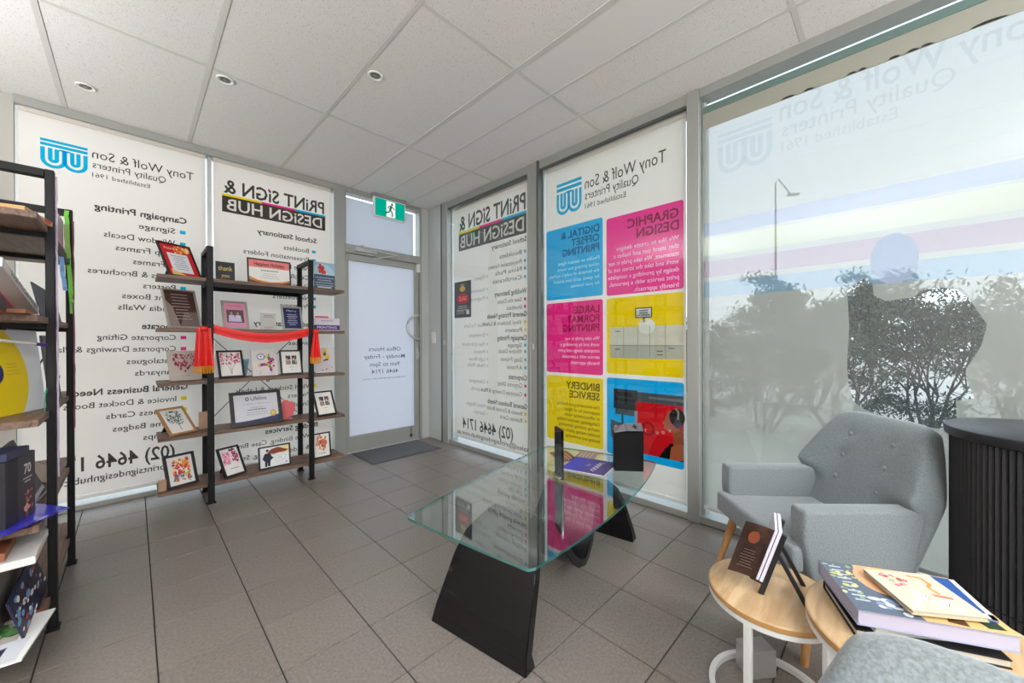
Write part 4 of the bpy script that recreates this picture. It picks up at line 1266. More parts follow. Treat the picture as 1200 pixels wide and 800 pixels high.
o = picture('display_board', 'navy board with silver edge leaning behind the 70 box', 'board', -.275, 2.40, Z[1], .24, .24, 0, 20, lambda cv: (cv.rect(0, 0, 1, 1, (38, 46, 66), .5), cv.rect(.03, .03, .97, .10, (190, 190, 196), 1), cv.text('NS', .6, .55, .08, (200, 204, 214))), None, th=.008, base=(38, 46, 66), world_rot=LR)
q = nb(); tube(q, [(-.275, 2.38, Z[1] + .006), (-.255, 2.60, Z[1] + .006)], .005, 8); tag(flush(q, 'pen', mat('steel_pen', (120, 120, 124), .3, .6)), 'dark metal pen lying on the shelf by the 70 box', 'pen')
o = picture('photo_mount', 'tan card between the posts on the fourth shelf of the left rack', 'card', -.262, 2.72, Z[1] + .001, .30, .10, 0, 60, lambda cv: None, None, th=.004, back=None, base=(160, 146, 128), world_rot=LR)
# blue plastic sleeve hanging over the edge
q = nb(); prism(q, [Vector(p) for p in ((-.42, 2.02, Z[1] + .012), (-.285, 2.06, Z[1] + .012), (-.172, 2.262, Z[1] + .002), (-.33, 2.48, Z[1] + .014))], (0, 0, .0025))
o = flush(q, 'plastic_sleeve', mat('blue_sleeve', (52, 50, 190), .2, coat=.5)); tag(o, 'glossy violet blue plastic sleeve jutting from the left rack', 'sleeve')
# between: white boxed book with gold disc on a grey box
slab('storage_box', 'dark grey lidded box under the white book on the bottom shelf of the left rack', 'box', (-.47, 2.14, Z[0] + .001), (-.315, 2.66, Z[0] + .240), paper((112, 108, 104)))
o = thing('book', 'white cased book with a gold disc on its cover, on the grey box', 'book', (-.36, 2.40, Z[0] + .241), R(90))
q = nb(); bx(q, (-.30, -.125, 0), (.24, .10, .026), .002); flush(q, 'cover', paper((222, 220, 216)), o, world=False)
cv = Canvas(lambda u, v, w_: Vector((u, v, .026 + w_))); cv.disc(.03, -.03, .05, .05, (196, 160, 100), 1, 24); cv.build('gold_disc', o)
slab('timber_block', 'reddish timber offcut behind the violet sleeve on the left rack', 'block', (-.37, 2.12, Z[0] + .2675), (-.30, 2.30, Z[0] + .295), wood('red_block', (130, 76, 50), (156, 96, 64), (20, 4, 20)))
o = picture('magazine', 'magazine with red and white birds on a dark cover, left rack bottom shelf', 'magazine', -.255, 2.06, Z[0], .44, .15, 0, 14,
            lambda cv: (cv.rect(0, 0, 1, 1, (26, 30, 60), .5), blobs(cv, 60, .02, .1, .98, .95, [(220, 220, 224), (196, 60, 50), (110, 150, 200), (240, 236, 230), (70, 40, 60)], .02, .07, 81)), None, th=.006, base=(26, 30, 60), world_rot=LR, back=None)
o = thing('magazine', 'white magazine with green plant picture jutting from the left rack bottom shelf', 'magazine', (-.325, 2.10, Z[0] + .014), R(82))
q = nb(); bx(q, (-.16, -.105, 0), (.13, .10, .006), .0008); flush(q, 'pages', paper((226, 226, 222)), o, world=False)
cv = Canvas(lambda u, v, w_: Vector((u, v, .006 + w_)))
cv.rect(-.15, -.06, .10, .095, (176, 170, 160), .5); cv.rect(-.15, -.09, -.03, .02, (206, 210, 216), 1); blobs(cv, 26, .0, -.04, .09, .05, [(60, 110, 60), (90, 140, 80), (40, 80, 50)], .008, .02, 82); cv.poly([(-.12, -.05), (-.06, -.05), (-.08, .0)], (50, 56, 80), 1.5)
cv.build('cover_print', o)
slab('sample_board', 'small reddish timber board under the white magazine on the left rack', 'board', (-.36, 2.135, Z[0] + .0005), (-.232, 2.26, Z[0] + .013), wood('red_block', (130, 76, 50), (156, 96, 64), (20, 4, 20)))
# lanyards hanging from the posts
def lanyard(label, pts, wd, c, n=18, wob=.004, seed=0):
    rn = random.Random(seed); q = nb()
    P = []
    for i in range(n + 1):
        s = i / n * (len(pts) - 1); k = min(int(s), len(pts) - 2); f = s - k
        P.append(Vector(pts[k]).lerp(Vector(pts[k + 1]), f) + Vector((rn.uniform(-wob, wob) * .3, rn.uniform(-wob, wob), 0)))
    for a_, b_ in zip(P, P[1:]):
        d_ = Vector((wd / 2, 0, 0))
        prism(q, [a_ - d_, a_ + d_, b_ + d_, b_ - d_], (0, .0014, 0))
    return tag(flush(q, 'lanyard', paper(c)), label, 'lanyard', 'lanyards hung on the left rack')
lanyard('long lilac patterned lanyard hanging down the near post of the left rack', [(-.209, 2.385, 1.79), (-.209, 2.385, 1.2), (-.209, 2.385, .60)], .005, (176, 160, 186), 40, .0035, 1)
lanyard('bright green ribbon lanyard on the far post of the left rack', [(-.232, 3.00, 1.80), (-.229, 3.005, 1.62), (-.220, 3.00, 1.42), (-.216, 3.0, 1.28)], .015, (120, 206, 70), 20, .004, 2)
lanyard('pale blue ribbon hanging between the posts of the left rack', [(-.212, 2.56, 1.50), (-.210, 2.58, 1.42), (-.206, 2.60, 1.36)], .013, (120, 166, 214), 8, .004, 3)
lanyard('short olive green ribbon beside the bright green one', [(-.222, 2.86, 1.70), (-.221, 2.87, 1.54)], .015, (140, 176, 96), 6, .004, 4)
lanyard('thin maroon lanyard on the outer side of the far post', [(-.211, 3.00, 1.75), (-.210, 3.0, 1.1), (-.210, 3.0, .7)], .006, (120, 60, 76), 24, .004, 5)

# ------------------------------------------------------------------ glass coffee table
ct = thing('coffee_table', 'glass topped coffee table on a glossy black wave shaped base', 'table', (1.41, 1.20, 0), R(9))
gloss = mat('black_lacquer', (10, 9, 12), .07, spec=.5, coat=.15)
prof = [(-.552, 0), (-.535, .06), (-.495, .15), (-.45, .25), (-.405, .325), (-.35, .378), (-.30, .396), (-.262, .398), (-.225, .385), (-.185, .345), (-.15, .29), (-.11, .225), (-.07, .17), (-.035, .142), (0, .133)]
prof = prof + [(-a, b) for a, b in prof[-2::-1]]
def wv(z): return .235 - .13 * z - .045 * max(0, min(1, (z - .31) / .085))             # half width narrows upwards
q = nb()
n = len(prof); T = .038
P = [Vector((a, 0, b)) for a, b in prof]
rows = []
for i, p in enumerate(P):
    d = (P[min(i + 1, n - 1)] - P[max(i - 1, 0)]).normalized()
    nn = Vector((-d.z, 0, d.x))
    hw = wv(p.z) if abs(p.x) > .26 else .135 + .05 * (1 - min(1, abs(p.x) / .26)) ** .8
    hw = max(hw, .130)
    inn = p - nn * T
    if i in (0, n - 1): inn = Vector((p.x + (T * 1.6 if i == 0 else -T * 1.6), 0, 0))
    rows.append([q.verts.new((p.x, -hw, p.z)), q.verts.new((p.x, hw, p.z)), q.verts.new((inn.x, hw, inn.z)), q.verts.new((inn.x, -hw, inn.z))])
for a, b in zip(rows, rows[1:]):
    for k in range(4): q.faces.new((a[k], a[(k + 1) % 4], b[(k + 1) % 4], b[k]))
q.faces.new(rows[0][::-1]); q.faces.new(rows[-1])
bmesh.ops.recalc_face_normals(q, faces=q.faces[:])
es = [e for e in q.edges if len(e.link_faces) == 2 and e.calc_face_angle(0) > 1.2]
bmesh.ops.bevel(q, geom=es, offset=.003, segments=2, affect='EDGES')
flush(q, 'wave_base', gloss, ct, world=False, smooth=35)
padm = glass_mat('clear_pad', (.9, .95, .94, 1), .10)
for x in (-.262, .262):
    for y in (-.115, .135):
        q = nb(); lathe(q, [(.0, 0), (.022, 0), (.024, .003), (.024, .009), (.022, .0115), (0, .0115)], (x, y, .3985), 24); flush(q, 'clear_pad', padm, ct, world=False, smooth=50)
# glass top outline: near edge straight with rounded corners, long sides bowed
def outline():
    cor = [(-.605, .322), (-.615, -.300), (.675, -.312), (.612, .398)]
    bow = [.004, .062, .02, .03]
    pts = []
    for i in range(4):
        a = Vector(cor[i]); b = Vector(cor[(i + 1) % 4])
        d = (b - a); L = d.length; nrm = Vector((d.y, -d.x)) / L
        ctr = Vector((0, 0))
        if nrm.dot((a + b) / 2 - ctr) < 0: nrm = -nrm
        rr = .022
        for k in range(13):
            s = (rr + (L - 2 * rr) * k / 12) / L
            pts.append(a + d * s + nrm * bow[i] * (1 - (2 * s - 1) ** 2))
        c2 = Vector(cor[(i + 1) % 4]); nx = Vector(cor[(i + 2) % 4])
        p0 = pts[-1]; p2 = c2 + (nx - c2).normalized() * rr
        for k in (1, 2, 3):
            t_ = k / 4
            pts.append(p0 * (1 - t_) ** 2 + c2 * 2 * t_ * (1 - t_) + p2 * t_ ** 2)
    return pts
GZ0, GZ1 = .411, .421
ol = outline()
q = nb()
lo = [q.verts.new((p.x, p.y, GZ0)) for p in ol]; hi = [q.verts.new((p.x, p.y, GZ1)) for p in ol]
q.faces.new(lo[::-1]).material_index = 0; q.faces.new(hi).material_index = 0
for i in range(len(ol)):
    j = (i + 1) % len(ol); q.faces.new((lo[i], lo[j], hi[j], hi[i])).material_index = 1
bmesh.ops.recalc_face_normals(q, faces=q.faces[:])
edgem = mixmat('glass_edge', lambda t: mix(t, .35, mix(t, .45, nd(t, 'ShaderNodeBsdfDiffuse', lin((40, 120, 116))), nd(t, 'ShaderNodeBsdfTransparent', lin((90, 190, 180)))), nd(t, 'ShaderNodeBsdfGlossy', (.6, .9, .88, 1), .08)))
flush(q, 'glass_top', [glass_mat('table_glass', (.93, .975, .965, 1), .19), edgem], ct, world=False)

# things on the glass
GT = GZ1 + .0006
ms = thing('menu_stand', 'narrow black gloss display slab standing in a clear round base on the glass table', 'stand', (1.515, 1.235, GT), R(58))
q = nb(); bx(q, (-.055, -.007, .012), (.055, .007, .262), .002); flush(q, 'display_slab', gloss, ms, world=False)
q = nb(); lathe(q, [(.020, .0), (.038, 0), (.042, .004), (.042, .02), (.036, .026), (.020, .022), (.016, .012)], seg=28); flush(q, 'clear_base', glass_mat('clear_base', (.93, .96, .96, 1), .12), ms, world=False, smooth=50)
q = nb(); bx(q, (-.053, -.0085, .10), (.053, -.0072, .125)); flush(q, 'card_strip', paper((90, 88, 86)), ms, world=False)

bb = thing('brochure_box', 'black brochure box with plus emblem on the far end of the glass table', 'box', (1.868, 1.032, GT), math.atan2(.967 - 1.092, 1.916 - 1.817))
# local x runs left to right as seen; front face at local y = 0 towards the camera
q = nb()
L_ = .155
front = [Vector((-L_ / 2, 0, 0)), Vector((L_ / 2, 0, 0)), Vector((L_ / 2, 0, .215)), Vector((-L_ / 2, 0, .205))]
prism(q, front, (0, .006, 0))
prism(q, [Vector((L_ / 2 - .003, .0, 0)), Vector((L_ / 2 - .003, .07, 0)), Vector((L_ / 2 - .003, .07, .245)), Vector((L_ / 2 - .003, 0, .215))], (.003, 0, 0))
prism(q, [Vector((-L_ / 2, .0, 0)), Vector((-L_ / 2, .07, 0)), Vector((-L_ / 2, .07, .22)), Vector((-L_ / 2, 0, .205))], (.003, 0, 0))
prism(q, [Vector((-L_ / 2, .066, 0)), Vector((L_ / 2, .066, 0)), Vector((L_ / 2, .066, .245)), Vector((-.01, .066, .245)), Vector((-L_ / 2, .066, .215))], (0, .004, 0))
bx(q, (-L_ / 2, 0, 0), (L_ / 2, .07, .004))
flush(q, 'box_body', mat('matt_black_card', (5, 5, 8), .6, spec=.2), bb, world=False)
q = nb(); prism(q, [Vector((-.01, .002, .2175)), Vector((L_ / 2, .002, .2195)), Vector((L_ / 2, .068, .247)), Vector((-.01, .068, .247))], (0, 0, .002)); prism(q, [Vector((-L_ / 2, .002, .2075)), Vector((-.012, .002, .2175)), Vector((-.012, .068, .247)), Vector((-L_ / 2, .068, .217))], (0, 0, .0015))
flush(q, 'box_top', mat('box_top_grey', (104, 106, 110), .3), bb, world=False)
cv = Canvas(lambda u, v, w_: Vector((u, .002 + v * .066, .2205 + v * .0285 + w_)))
cv.rect(.022, .44, .052, .58, (14, 14, 16), 1); cv.rect(.032, .22, .042, .80, (14, 14, 16), 1.2); cv.build('plus_emblem', bb)

mg = thing('magazine', 'violet blue magazine with white script title lying on the glass table', 'magazine', (1.783, 1.233, GT + .002), math.atan2(1.072 - 1.304, 1.699 - 1.643))
q = nb(); bx(q, (-.125, -.12, 0), (.125, .12, .004), .0006); flush(q, 'pages', paper((224, 224, 228)), mg, world=False)
cv = Canvas(lambda u, v, w_: Vector((u, v, .004 + w_)))
for k in range(10):
    f = k / 9; cv.rect(-.125 + .025 * k, -.12, -.1 + .025 * k, .12, (int(50 + 22 * f), int(70 - 12 * f), int(190 - 80 * f)), 1)
cv.text('Wyatting', .02, -.09, .034, (232, 232, 240), w=.17, bold=.01, lay=3) if False else None
cvt = [(.055, -.085), (.03, -.06), (.06, -.05), (.03, -.03), (.062, -.015), (.03, .0), (.06, .015), (.03, .035), (.06, .04), (.035, .06), (.07, .075)]
cv.stroke(cvt, .006, (236, 236, 244), 3)
cv.lines(-.02, .01, .02, 3, .014, .006, (180, 186, 220), 3, lay=3)
cv.build('cover_print', mg)
for i, (x, y, a, c, lab) in enumerate([(1.835, 1.46, 60, (116, 72, 60), 'brown covered leaflet under the violet magazine on the glass table'), (1.93, 1.36, 20, (150, 136, 126), 'beige leaflet behind the violet magazine on the glass table')]):
    o = thing('leaflet', lab, 'leaflet', (x, y, GT), R(a))
    q = nb(); bx(q, (-.10, -.06, 0), (.10, .06, .0015)); flush(q, 'sheet', paper(c), o, world=False)
    cv = Canvas(lambda u, v, w_: Vector((u, v, .0015 + w_)), eps=.0002); cv.lines(-.08, .08, .04, 4, .022, .006, (206, 196, 188), 4 + i, lay=1); cv.build('leaflet_print', o)

# ------------------------------------------------------------------ armchairs
def felt(name, c):
    m, t, b = newmat(name)
    co = t.nodes.new('ShaderNodeTexCoord')
    n = t.nodes.new('ShaderNodeTexNoise'); n.inputs['Scale'].default_value = 230; n.inputs['Detail'].default_value = 5
    n2 = t.nodes.new('ShaderNodeTexNoise'); n2.inputs['Scale'].default_value = 14; n2.inputs['Detail'].default_value = 3
    ad_ = t.nodes.new('ShaderNodeMath'); ad_.operation = 'MULTIPLY_ADD'; ad_.use_clamp = True; ad_.inputs[1].default_value = 1.0
    rp = t.nodes.new('ShaderNodeValToRGB'); L = lin(c)
    rp.color_ramp.elements[0].position = .3; rp.color_ramp.elements[0].color = tuple(v * .74 for v in L[:3]) + (1,)
    rp.color_ramp.elements[1].position = .7; rp.color_ramp.elements[1].color = tuple(min(1, v * 1.25) for v in L[:3]) + (1,)
    t.links.new(co.outputs['Object'], n.inputs['Vector']); t.links.new(co.outputs['Object'], n2.inputs['Vector'])
    t.links.new(n.outputs['Fac'], ad_.inputs[0]); t.links.new(n2.outputs['Fac'], ad_.inputs[2])
    t.links.new(n.outputs['Fac'], rp.inputs[0]); t.links.new(rp.outputs[0], b.inputs['Base Color'])
    bp = t.nodes.new('ShaderNodeBump'); bp.inputs['Strength'].default_value = .35; bp.inputs['Distance'].default_value = .001
    t.links.new(n.outputs['Fac'], bp.inputs['Height']); t.links.new(bp.outputs[0], b.inputs['Normal'])
    b.inputs['Roughness'].default_value = .95; b.inputs['Specular IOR Level'].default_value = .2
    b.inputs['Sheen Weight'].default_value = .4; b.inputs['Sheen Roughness'].default_value = .5
    return m
feltm = felt('grey_felt', (119, 126, 128))
legm = wood('chair_leg_wood', (176, 122, 72), (206, 156, 104), (30, 30, 4), .45)
def puff(q, k=.0):
    pass
def armchair(label, loc, rot, group=None):
    """local x = s (to its left as seen from the front ... right side +), local y = b (towards the back)"""
    o = thing('armchair', label, 'armchair', loc, rot, group)
    # seat base
    q = nb(); bx(q, (-.250, .02, .235), (.250, .42, .315), .025, 3)
    for v_ in q.verts:
        if v_.co.y < .12 and v_.co.z < .27: v_.co.y += .03
    flush(q, 'seat_base', feltm, o, world=False, smooth=60)
    # T shaped cushion
    q = nb()
    A = [(-.262, -.035), (.262, -.035), (.262, .012), (.198, .014), (.198, .405), (-.198, .405), (-.198, .014), (-.262, .012)]
    prism(q, [Vector((x, y, .300)) for x, y in A], (0, 0, .092))
    bmesh.ops.recalc_face_normals(q, faces=q.faces[:])
    bmesh.ops.bevel(q, geom=[e for e in q.edges], offset=.018, segments=4, affect='EDGES', profile=.6)
    for v_ in q.verts:
        if v_.co.z > .37: v_.co.z += .014 * math.cos(min(1, abs(v_.co.x) / .26) * 1.57) - .012 * max(0, v_.co.y) / .4
    flush(q, 'seat_cushion', feltm, o, world=False, smooth=60)
    # arms
    for s in (-1, 1):
        q = nb()
        prof_ = [(.0, .528), (.440, .520), (.380, .24), (.045, .235), (.020, .30), (-.004, .42)]
        pts = [Vector((s * .200, y, z)) for y, z in prof_]
        prism(q, pts, (s * .078, 0, 0))
        bmesh.ops.recalc_face_normals(q, faces=q.faces[:])
        bmesh.ops.bevel(q, geom=[e for e in q.edges], offset=.014, segments=3, affect='EDGES', profile=.55)
        flush(q, 'armrest', feltm, o, world=False, smooth=60)
    # winged back: outline half width as a function of height along the slope
    q = nb()
    LB, BN = .615, 26
    NX = 22
    def half(t_):      # t_ 0..1
        z = t_
        if z < .56: return .245 + .043 * z / .56
        return .288 - (.288 - .205) * ((z - .56) / .44) ** 1.15
    sl = math.atan2(.195, .55)
    def P3(s, t_, side):
        hw = half(t_)
        # round the top corners
        tt = t_ * LB
        x = s * hw
        y = .335 + tt * math.sin(sl); z = .235 + tt * math.cos(sl)
        z -= .030 * abs(s) ** 6 * (t_ ** 4)
        wing = abs(s) ** 2.6 * (.100 - .075 * (t_ - .5) / .5 if t_ > .5 else (.1 * max(0, (t_ - .42) / .08)))
        th = .100 - .030 * t_
        edge = (1 - abs(s) ** 10) * (1 - t_ ** 14)
        if side == 0:
            off = -wing - .004 + .030 * (1 - edge)
            for bs, bt in BUT:
                off += .011 * math.exp(-(((x - bs) / .024) ** 2 + ((tt - bt) / .024) ** 2))
            off -= .010 * math.cos(x * 9) * math.sin(min(1, t_) * 3.1)
        else:
            off = th - .022 * (1 - edge)
        return Vector((x, y + off * math.cos(sl), z - off * math.sin(sl)))
    BUT = [(bs, bt) for bs in (-.098, .098) for bt in (.30, .40, .50)]
    G = {}
    for side in (0, 1):
        for i in range(NX + 1):
            for j in range(BN + 1):
                s = -1 + 2 * i / NX
                s = math.copysign(abs(s) ** .8, s)
                G[side, i, j] = q.verts.new(P3(s, j / BN, side))
    for side in (0, 1):
        for i in range(NX):
            for j in range(BN):
                f = (G[side, i, j], G[side, i + 1, j], G[side, i + 1, j + 1], G[side, i, j + 1])
                q.faces.new(f if side == 0 else f[::-1])
    for j in range(BN):
        q.faces.new((G[0, 0, j], G[0, 0, j + 1], G[1, 0, j + 1], G[1, 0, j])); q.faces.new((G[0, NX, j], G[1, NX, j], G[1, NX, j + 1], G[0, NX, j + 1]))
    for i in range(NX):
        q.faces.new((G[0, i, BN], G[0, i + 1, BN], G[1, i + 1, BN], G[1, i, BN])); q.faces.new((G[0, i, 0], G[1, i, 0], G[1, i + 1, 0], G[0, i + 1, 0]))
    bmesh.ops.recalc_face_normals(q, faces=q.faces[:])
    ob = flush(q, 'backrest', feltm, o, world=False, smooth=180)
    md = ob.modifiers.new('soften', 'SUBSURF'); md.levels = 1; md.render_levels = 1
    for bs, bt in BUT:
        p = P3(bs / half(bt / LB), bt / LB, 0) + Vector((0, -.004, .0015))
        q = nb(); bmesh.ops.create_uvsphere(q, u_segments=14, v_segments=8, radius=.0105, matrix=Matrix.Translation(p) @ Matrix.Rotation(-sl, 4, 'X') @ Matrix.Diagonal((1, .55, 1, 1)))
        flush(q, 'button', feltm, ob, world=False, smooth=180)
    for sx_ in (-1, 1):
        for (y0_, y1_) in ((.045, -.012), (.37, .44)):
            q = nb(); tube(q, [(sx_ * .243, y0_, .262), (sx_ * .290, y1_, .0)], [.021, .0125], 16); 
            for v_ in q.verts:
                if v_.co.z < .02: v_.co.z = 0
            flush(q, 'leg', legm, o, world=False, smooth=60)
    return o
# local +x = s direction, local +y = b direction (.707,-.707)
ch1 = armchair('grey felt armchair with buttoned back in front of the large window', (1.83, .415, 0), R(-135))
# note: rotation -135 deg maps local x to (-.707,-.707) and local y to (.707,-.707)
ch2 = armchair('grey felt armchair cut off at the bottom right corner, beside the books', (.12, -.215, 0), R(-90 + 8))
ch2.location = (.02, -.12, 0); ch2.rotation_euler.z = R(-95)

# ------------------------------------------------------------------ side tables
oak = wood('pale_oak_top', (178, 146, 106), (208, 178, 138), (3, 22, 22), .38)
oak_e = mat('oak_edge', (190, 142, 84), .5, var=.1, vscale=30)
whm = mat('white_steel', (228, 228, 226), .35)
def side_table(label, x, y, z, r_, legs, group, rot=0):
    o = thing('side_table', label, 'table', (x, y, 0), rot, group)
    q = nb(); lathe(q, [(0, z - .020), (r_ - .003, z - .020), (r_, z - .017), (r_, z - .004)], seg=72, mi=1); lathe(q, [(r_, z - .004), (r_ - .003, z - .0008), (r_ - .006, z), (0, z)], seg=72, mi=0)
    bmesh.ops.remove_doubles(q, verts=q.verts[:], dist=1e-5); bmesh.ops.recalc_face_normals(q, faces=q.faces[:])
    flush(q, 'table_top', [oak, oak_e], o, world=False, smooth=35)
    for nm, za, zb_ in (('top_ring', z - .034, z - .0205), ('base_ring', .0, .018)):
        q = nb(); lathe(q, [(r_ - .018, za), (r_ - .001, za), (r_ - .001, zb_), (r_ - .018, zb_), (r_ - .018, za)], seg=72); bmesh.ops.remove_doubles(q, verts=q.verts[:], dist=1e-5); bmesh.ops.recalc_face_normals(q, faces=q.faces[:])
        flush(q, nm, whm, o, world=False, smooth=35)
    for a in legs:
        q = nb(); mt = Matrix.Rotation(R(a), 4, 'Z')
        bx(q, (r_ - .0185, -.010, .018), (r_ - .0005, .010, z - .034), .0015, mtx=mt); flush(q, 'leg', whm, o, world=False)
    return o
GT2 = 'nested round side tables'
st1 = side_table('smaller round oak topped side table with white ring base, holding the book stand', 1.384, .274, .35, .176, (172, 262), GT2, 0)
st2 = side_table('larger round oak topped side table carrying the stack of books', 1.315, -.062, .42, .237, (131, 251, 11), GT2, 0)

# grey box on the floor inside the ring of the small table
q = nb(); bx(q, (-.05, -.035, 0), (.05, .035, .09), .003)
for v_ in q.verts: v_.co = Matrix.Rotation(R(-40), 3, 'Z') @ v_.co + Vector((1.47, .335, .0006))
tag(flush(q, 'floor_box', mat('satin_grey_box', (176, 176, 174), .3, .4)), 'small satin grey box on the floor under the smaller side table', 'box')

# book stand with two books
bs = thing('book_easel', 'black folding easel on the small side table', 'stand', (1.393, .303, .3508), R(12))
# local: x along the width, -y to the back (towards the camera side), books lean on the +y face
dk = mat('black_wood', (30, 29, 30), .45)
lean = R(17)
def E(x, t_, off):     # t_ up the slope, off out of the slope towards +y
    return Vector((x, -t_ * math.sin(lean) + off * math.cos(lean), t_ * math.cos(lean) + off * math.sin(lean)))
def ebox(q, x0, x1, t0, t1, o0, o1):
    vv = [q.verts.new(E(x, t_, o_)) for x in (x0, x1) for t_ in (t0, t1) for o_ in (o0, o1)]
    for f in ((0, 1, 3, 2), (4, 6, 7, 5), (0, 4, 5, 1), (2, 3, 7, 6), (0, 2, 6, 4), (1, 5, 7, 3)): q.faces.new([vv[i] for i in f])
    bmesh.ops.recalc_face_normals(q, faces=q.faces[:])
for x in (-.062, .05):
    q = nb(); ebox(q, x, x + .014, 0.0, .205, -.008, .006)
    flush(q, 'easel_upright', dk, bs, world=False)
    q = nb(); ebox(q, x, x + .012, .030, .040, .006, .040); flush(q, 'easel_ledge', dk, bs, world=False)
    q = nb(); a = E(x + .001, .135, -.009); b = Vector((x + .001, -.115, .0))
    prism(q, [a + Vector((0, .005, 0)), a - Vector((0, .007, 0)), b - Vector((0, .007, 0)), b + Vector((0, .006, 0))], (.012, 0, 0)); bmesh.ops.recalc_face_normals(q, faces=q.faces[:])
    flush(q, 'easel_strut', dk, bs, world=False)
q = nb(); ebox(q, -.062, .064, .155, .165, -.008, .006); flush(q, 'easel_bar', dk, bs, world=False)
for i, (o0, o1, tt, lab) in enumerate([(.0075, .016, .215, 'thin pale brochure at the back of the black easel'), (.0185, .0255, .212, 'brochure with dark brown printed cover swung open on the black easel')]):
    b_ = thing('brochure', lab, 'brochure', (1.393, .303, .3508), R(12))
    q = nb(); ebox(q, -.070, .07, .0415, tt, o0, o1); flush(q, 'pages', paper((214, 210, 226)), b_, world=False)
    if i == 1:
        # cover swung open towards +y, hinged on the left edge of the pages
        hx = -.070
        q = nb()
        pts = []
        n = 6
        for k in range(n + 1):
            f = k / n; pts.append((hx - .002 - .030 * f ** 1.4, .0262 + .078 * f))
        lo_ = [E(px, .042 - .0 * k, oy_) for k, (px, oy_) in enumerate(pts)]
        hi_ = [E(px, tt, oy_) for (px, oy_) in pts]
        A = [q.verts.new(p) for p in lo_]; B = [q.verts.new(p) for p in hi_]
        A2 = [q.verts.new(p + Vector((-.001, 0, 0))) for p in lo_]; B2 = [q.verts.new(p + Vector((-.001, 0, 0))) for p in hi_]
        for k in range(n):
            q.faces.new((A[k], A[k + 1], B[k + 1], B[k])); q.faces.new((A2[k], B2[k], B2[k + 1], A2[k + 1]))
            q.faces.new((A[k], A2[k], A2[k + 1], A[k + 1])); q.faces.new((B[k], B[k + 1], B2[k + 1], B2[k]))
        q.faces.new((A[n], A2[n], B2[n], B[n])); q.faces.new((A[0], B[0], B2[0], A2[0]))
        flush(q, 'open_cover', mat('brown_cover', (44, 22, 16), .25, var=.5, vscale=18), b_, world=False)
        def cm(u, v, w_):
            f = max(0, min(1, u)); px = hx - .003 - .030 * f ** 1.4
            p = E(px, .042 + (tt - .042) * v, .0262 + .078 * f); return p + Vector((-.0012 - w_, 0, 0))
        cv = Canvas(cm); cv.lines(.25, .8, .50, 7, .055, .012, (120, 96, 84), 3); cv.disc(.55, .75, .2, .12, (120, 58, 36), 1); cv.build('cover_print', b_)

# stack of books on the large side table
ZT = .4206
def book(name, label, c4, z, th, cover, pages, art=None, cat='book', hard=.0025, group='books stacked on the large side table'):
    """c4: near-left, near-right, far-right, far-left corners of the book as seen"""
    c4 = [Vector((a, b, 0)) for a, b in c4]
    ctr = sum(c4, Vector()) / 4
    e = (c4[1] - c4[0] + c4[2] - c4[3]); L = e.length / 2; e.normalize()
    f = Vector((-e.y, e.x, 0)); D = abs(((c4[3] - c4[0]) + (c4[2] - c4[1])).dot(f)) / 2
    o = thing(name, label, cat, (ctr.x, ctr.y, z), math.atan2(e.y, e.x), group)
    q = nb(); bx(q, (-L / 2 + .004, -D / 2 + .004, hard), (L / 2 - .001, D / 2 - .004, th - hard)); flush(q, 'pages', pages, o, world=False)
    q = nb(); bx(q, (-L / 2, -D / 2, 0), (L / 2, D / 2, hard)); bx(q, (-L / 2, -D / 2, th - hard), (L / 2, D / 2, th)); bx(q, (-L / 2, D / 2 - .003, hard), (L / 2, D / 2, th - hard))
    flush(q, 'cover', cover, o, world=False)
    if art:
        cv = Canvas(lambda u, v, w_: Vector((-L / 2 + u * L, -D / 2 + v * D, th + w_)), eps=.0003); art(cv); cv.build('cover_print', o)
    return o
pg = mat('page_block', (188, 184, 172), .8, bump=.4, bscale=900)
book('book', 'lowest book of the stack, black cover and cream pages', [(1.190, .058), (1.312, -.196), (1.475, -.10), (1.372, .145)], ZT, .020, paper((24, 24, 28)), pg)
book('magazine', 'white and black magazine in the middle of the book stack', [(1.200, .037), (1.358, -.200), (1.50, -.08), (1.37, .12)], ZT + .0206, .014, paper((190, 190, 184)), pg, None, 'magazine', .0015)
def art_atlas(cv):
    cv.rect(0, 0, 1, 1, (88, 100, 116), .5)
    cv.poly([(.28, 1), (1, 1), (1, 0), (.45, 0), (.40, .3), (.30, .45), (.22, .7)], (206, 176, 120), 1)
    cv.disc(.36, .68, .15, .30, (214, 164, 122), 1.5, 22)
    cv.lines(.05, .16, .9, 9, .085, .03, (196, 206, 216), 5)
    blobs(cv, 26, .0, .2, .22, .95, [(200, 196, 110), (150, 170, 130), (226, 214, 140)], .01, .03, 91)
    blobs(cv, 16, .2, .05, .4, .3, [(200, 206, 214), (130, 150, 180)], .02, .05, 92)
    cv.poly([(.6, .05), (.66, .30), (.74, .28), (.72, .02)], (90, 60, 40), 2)
    cv.poly([(.84, .05), (.80, .25), (.94, .22), (.95, .06)], (40, 60, 40), 2)
    cv.disc(.55, .16, .04, .06, (60, 40, 30), 2, 14); cv.disc(.55, .16, .03, .045, (206, 176, 120), 2.3, 14)
    cv.disc(.66, .20, .015, .05, (190, 50, 40), 3)
book('book', 'thick illustrated atlas with blue and sand cover near the top of the stack', [(1.190, .062), (1.315, -.210), (1.51, -.10), (1.372, .150)], ZT + .0352, .036, paper((150, 156, 176)), mat('lilac_pages', (176, 172, 190), .8, bump=.4, bscale=900), art_atlas, hard=.001)
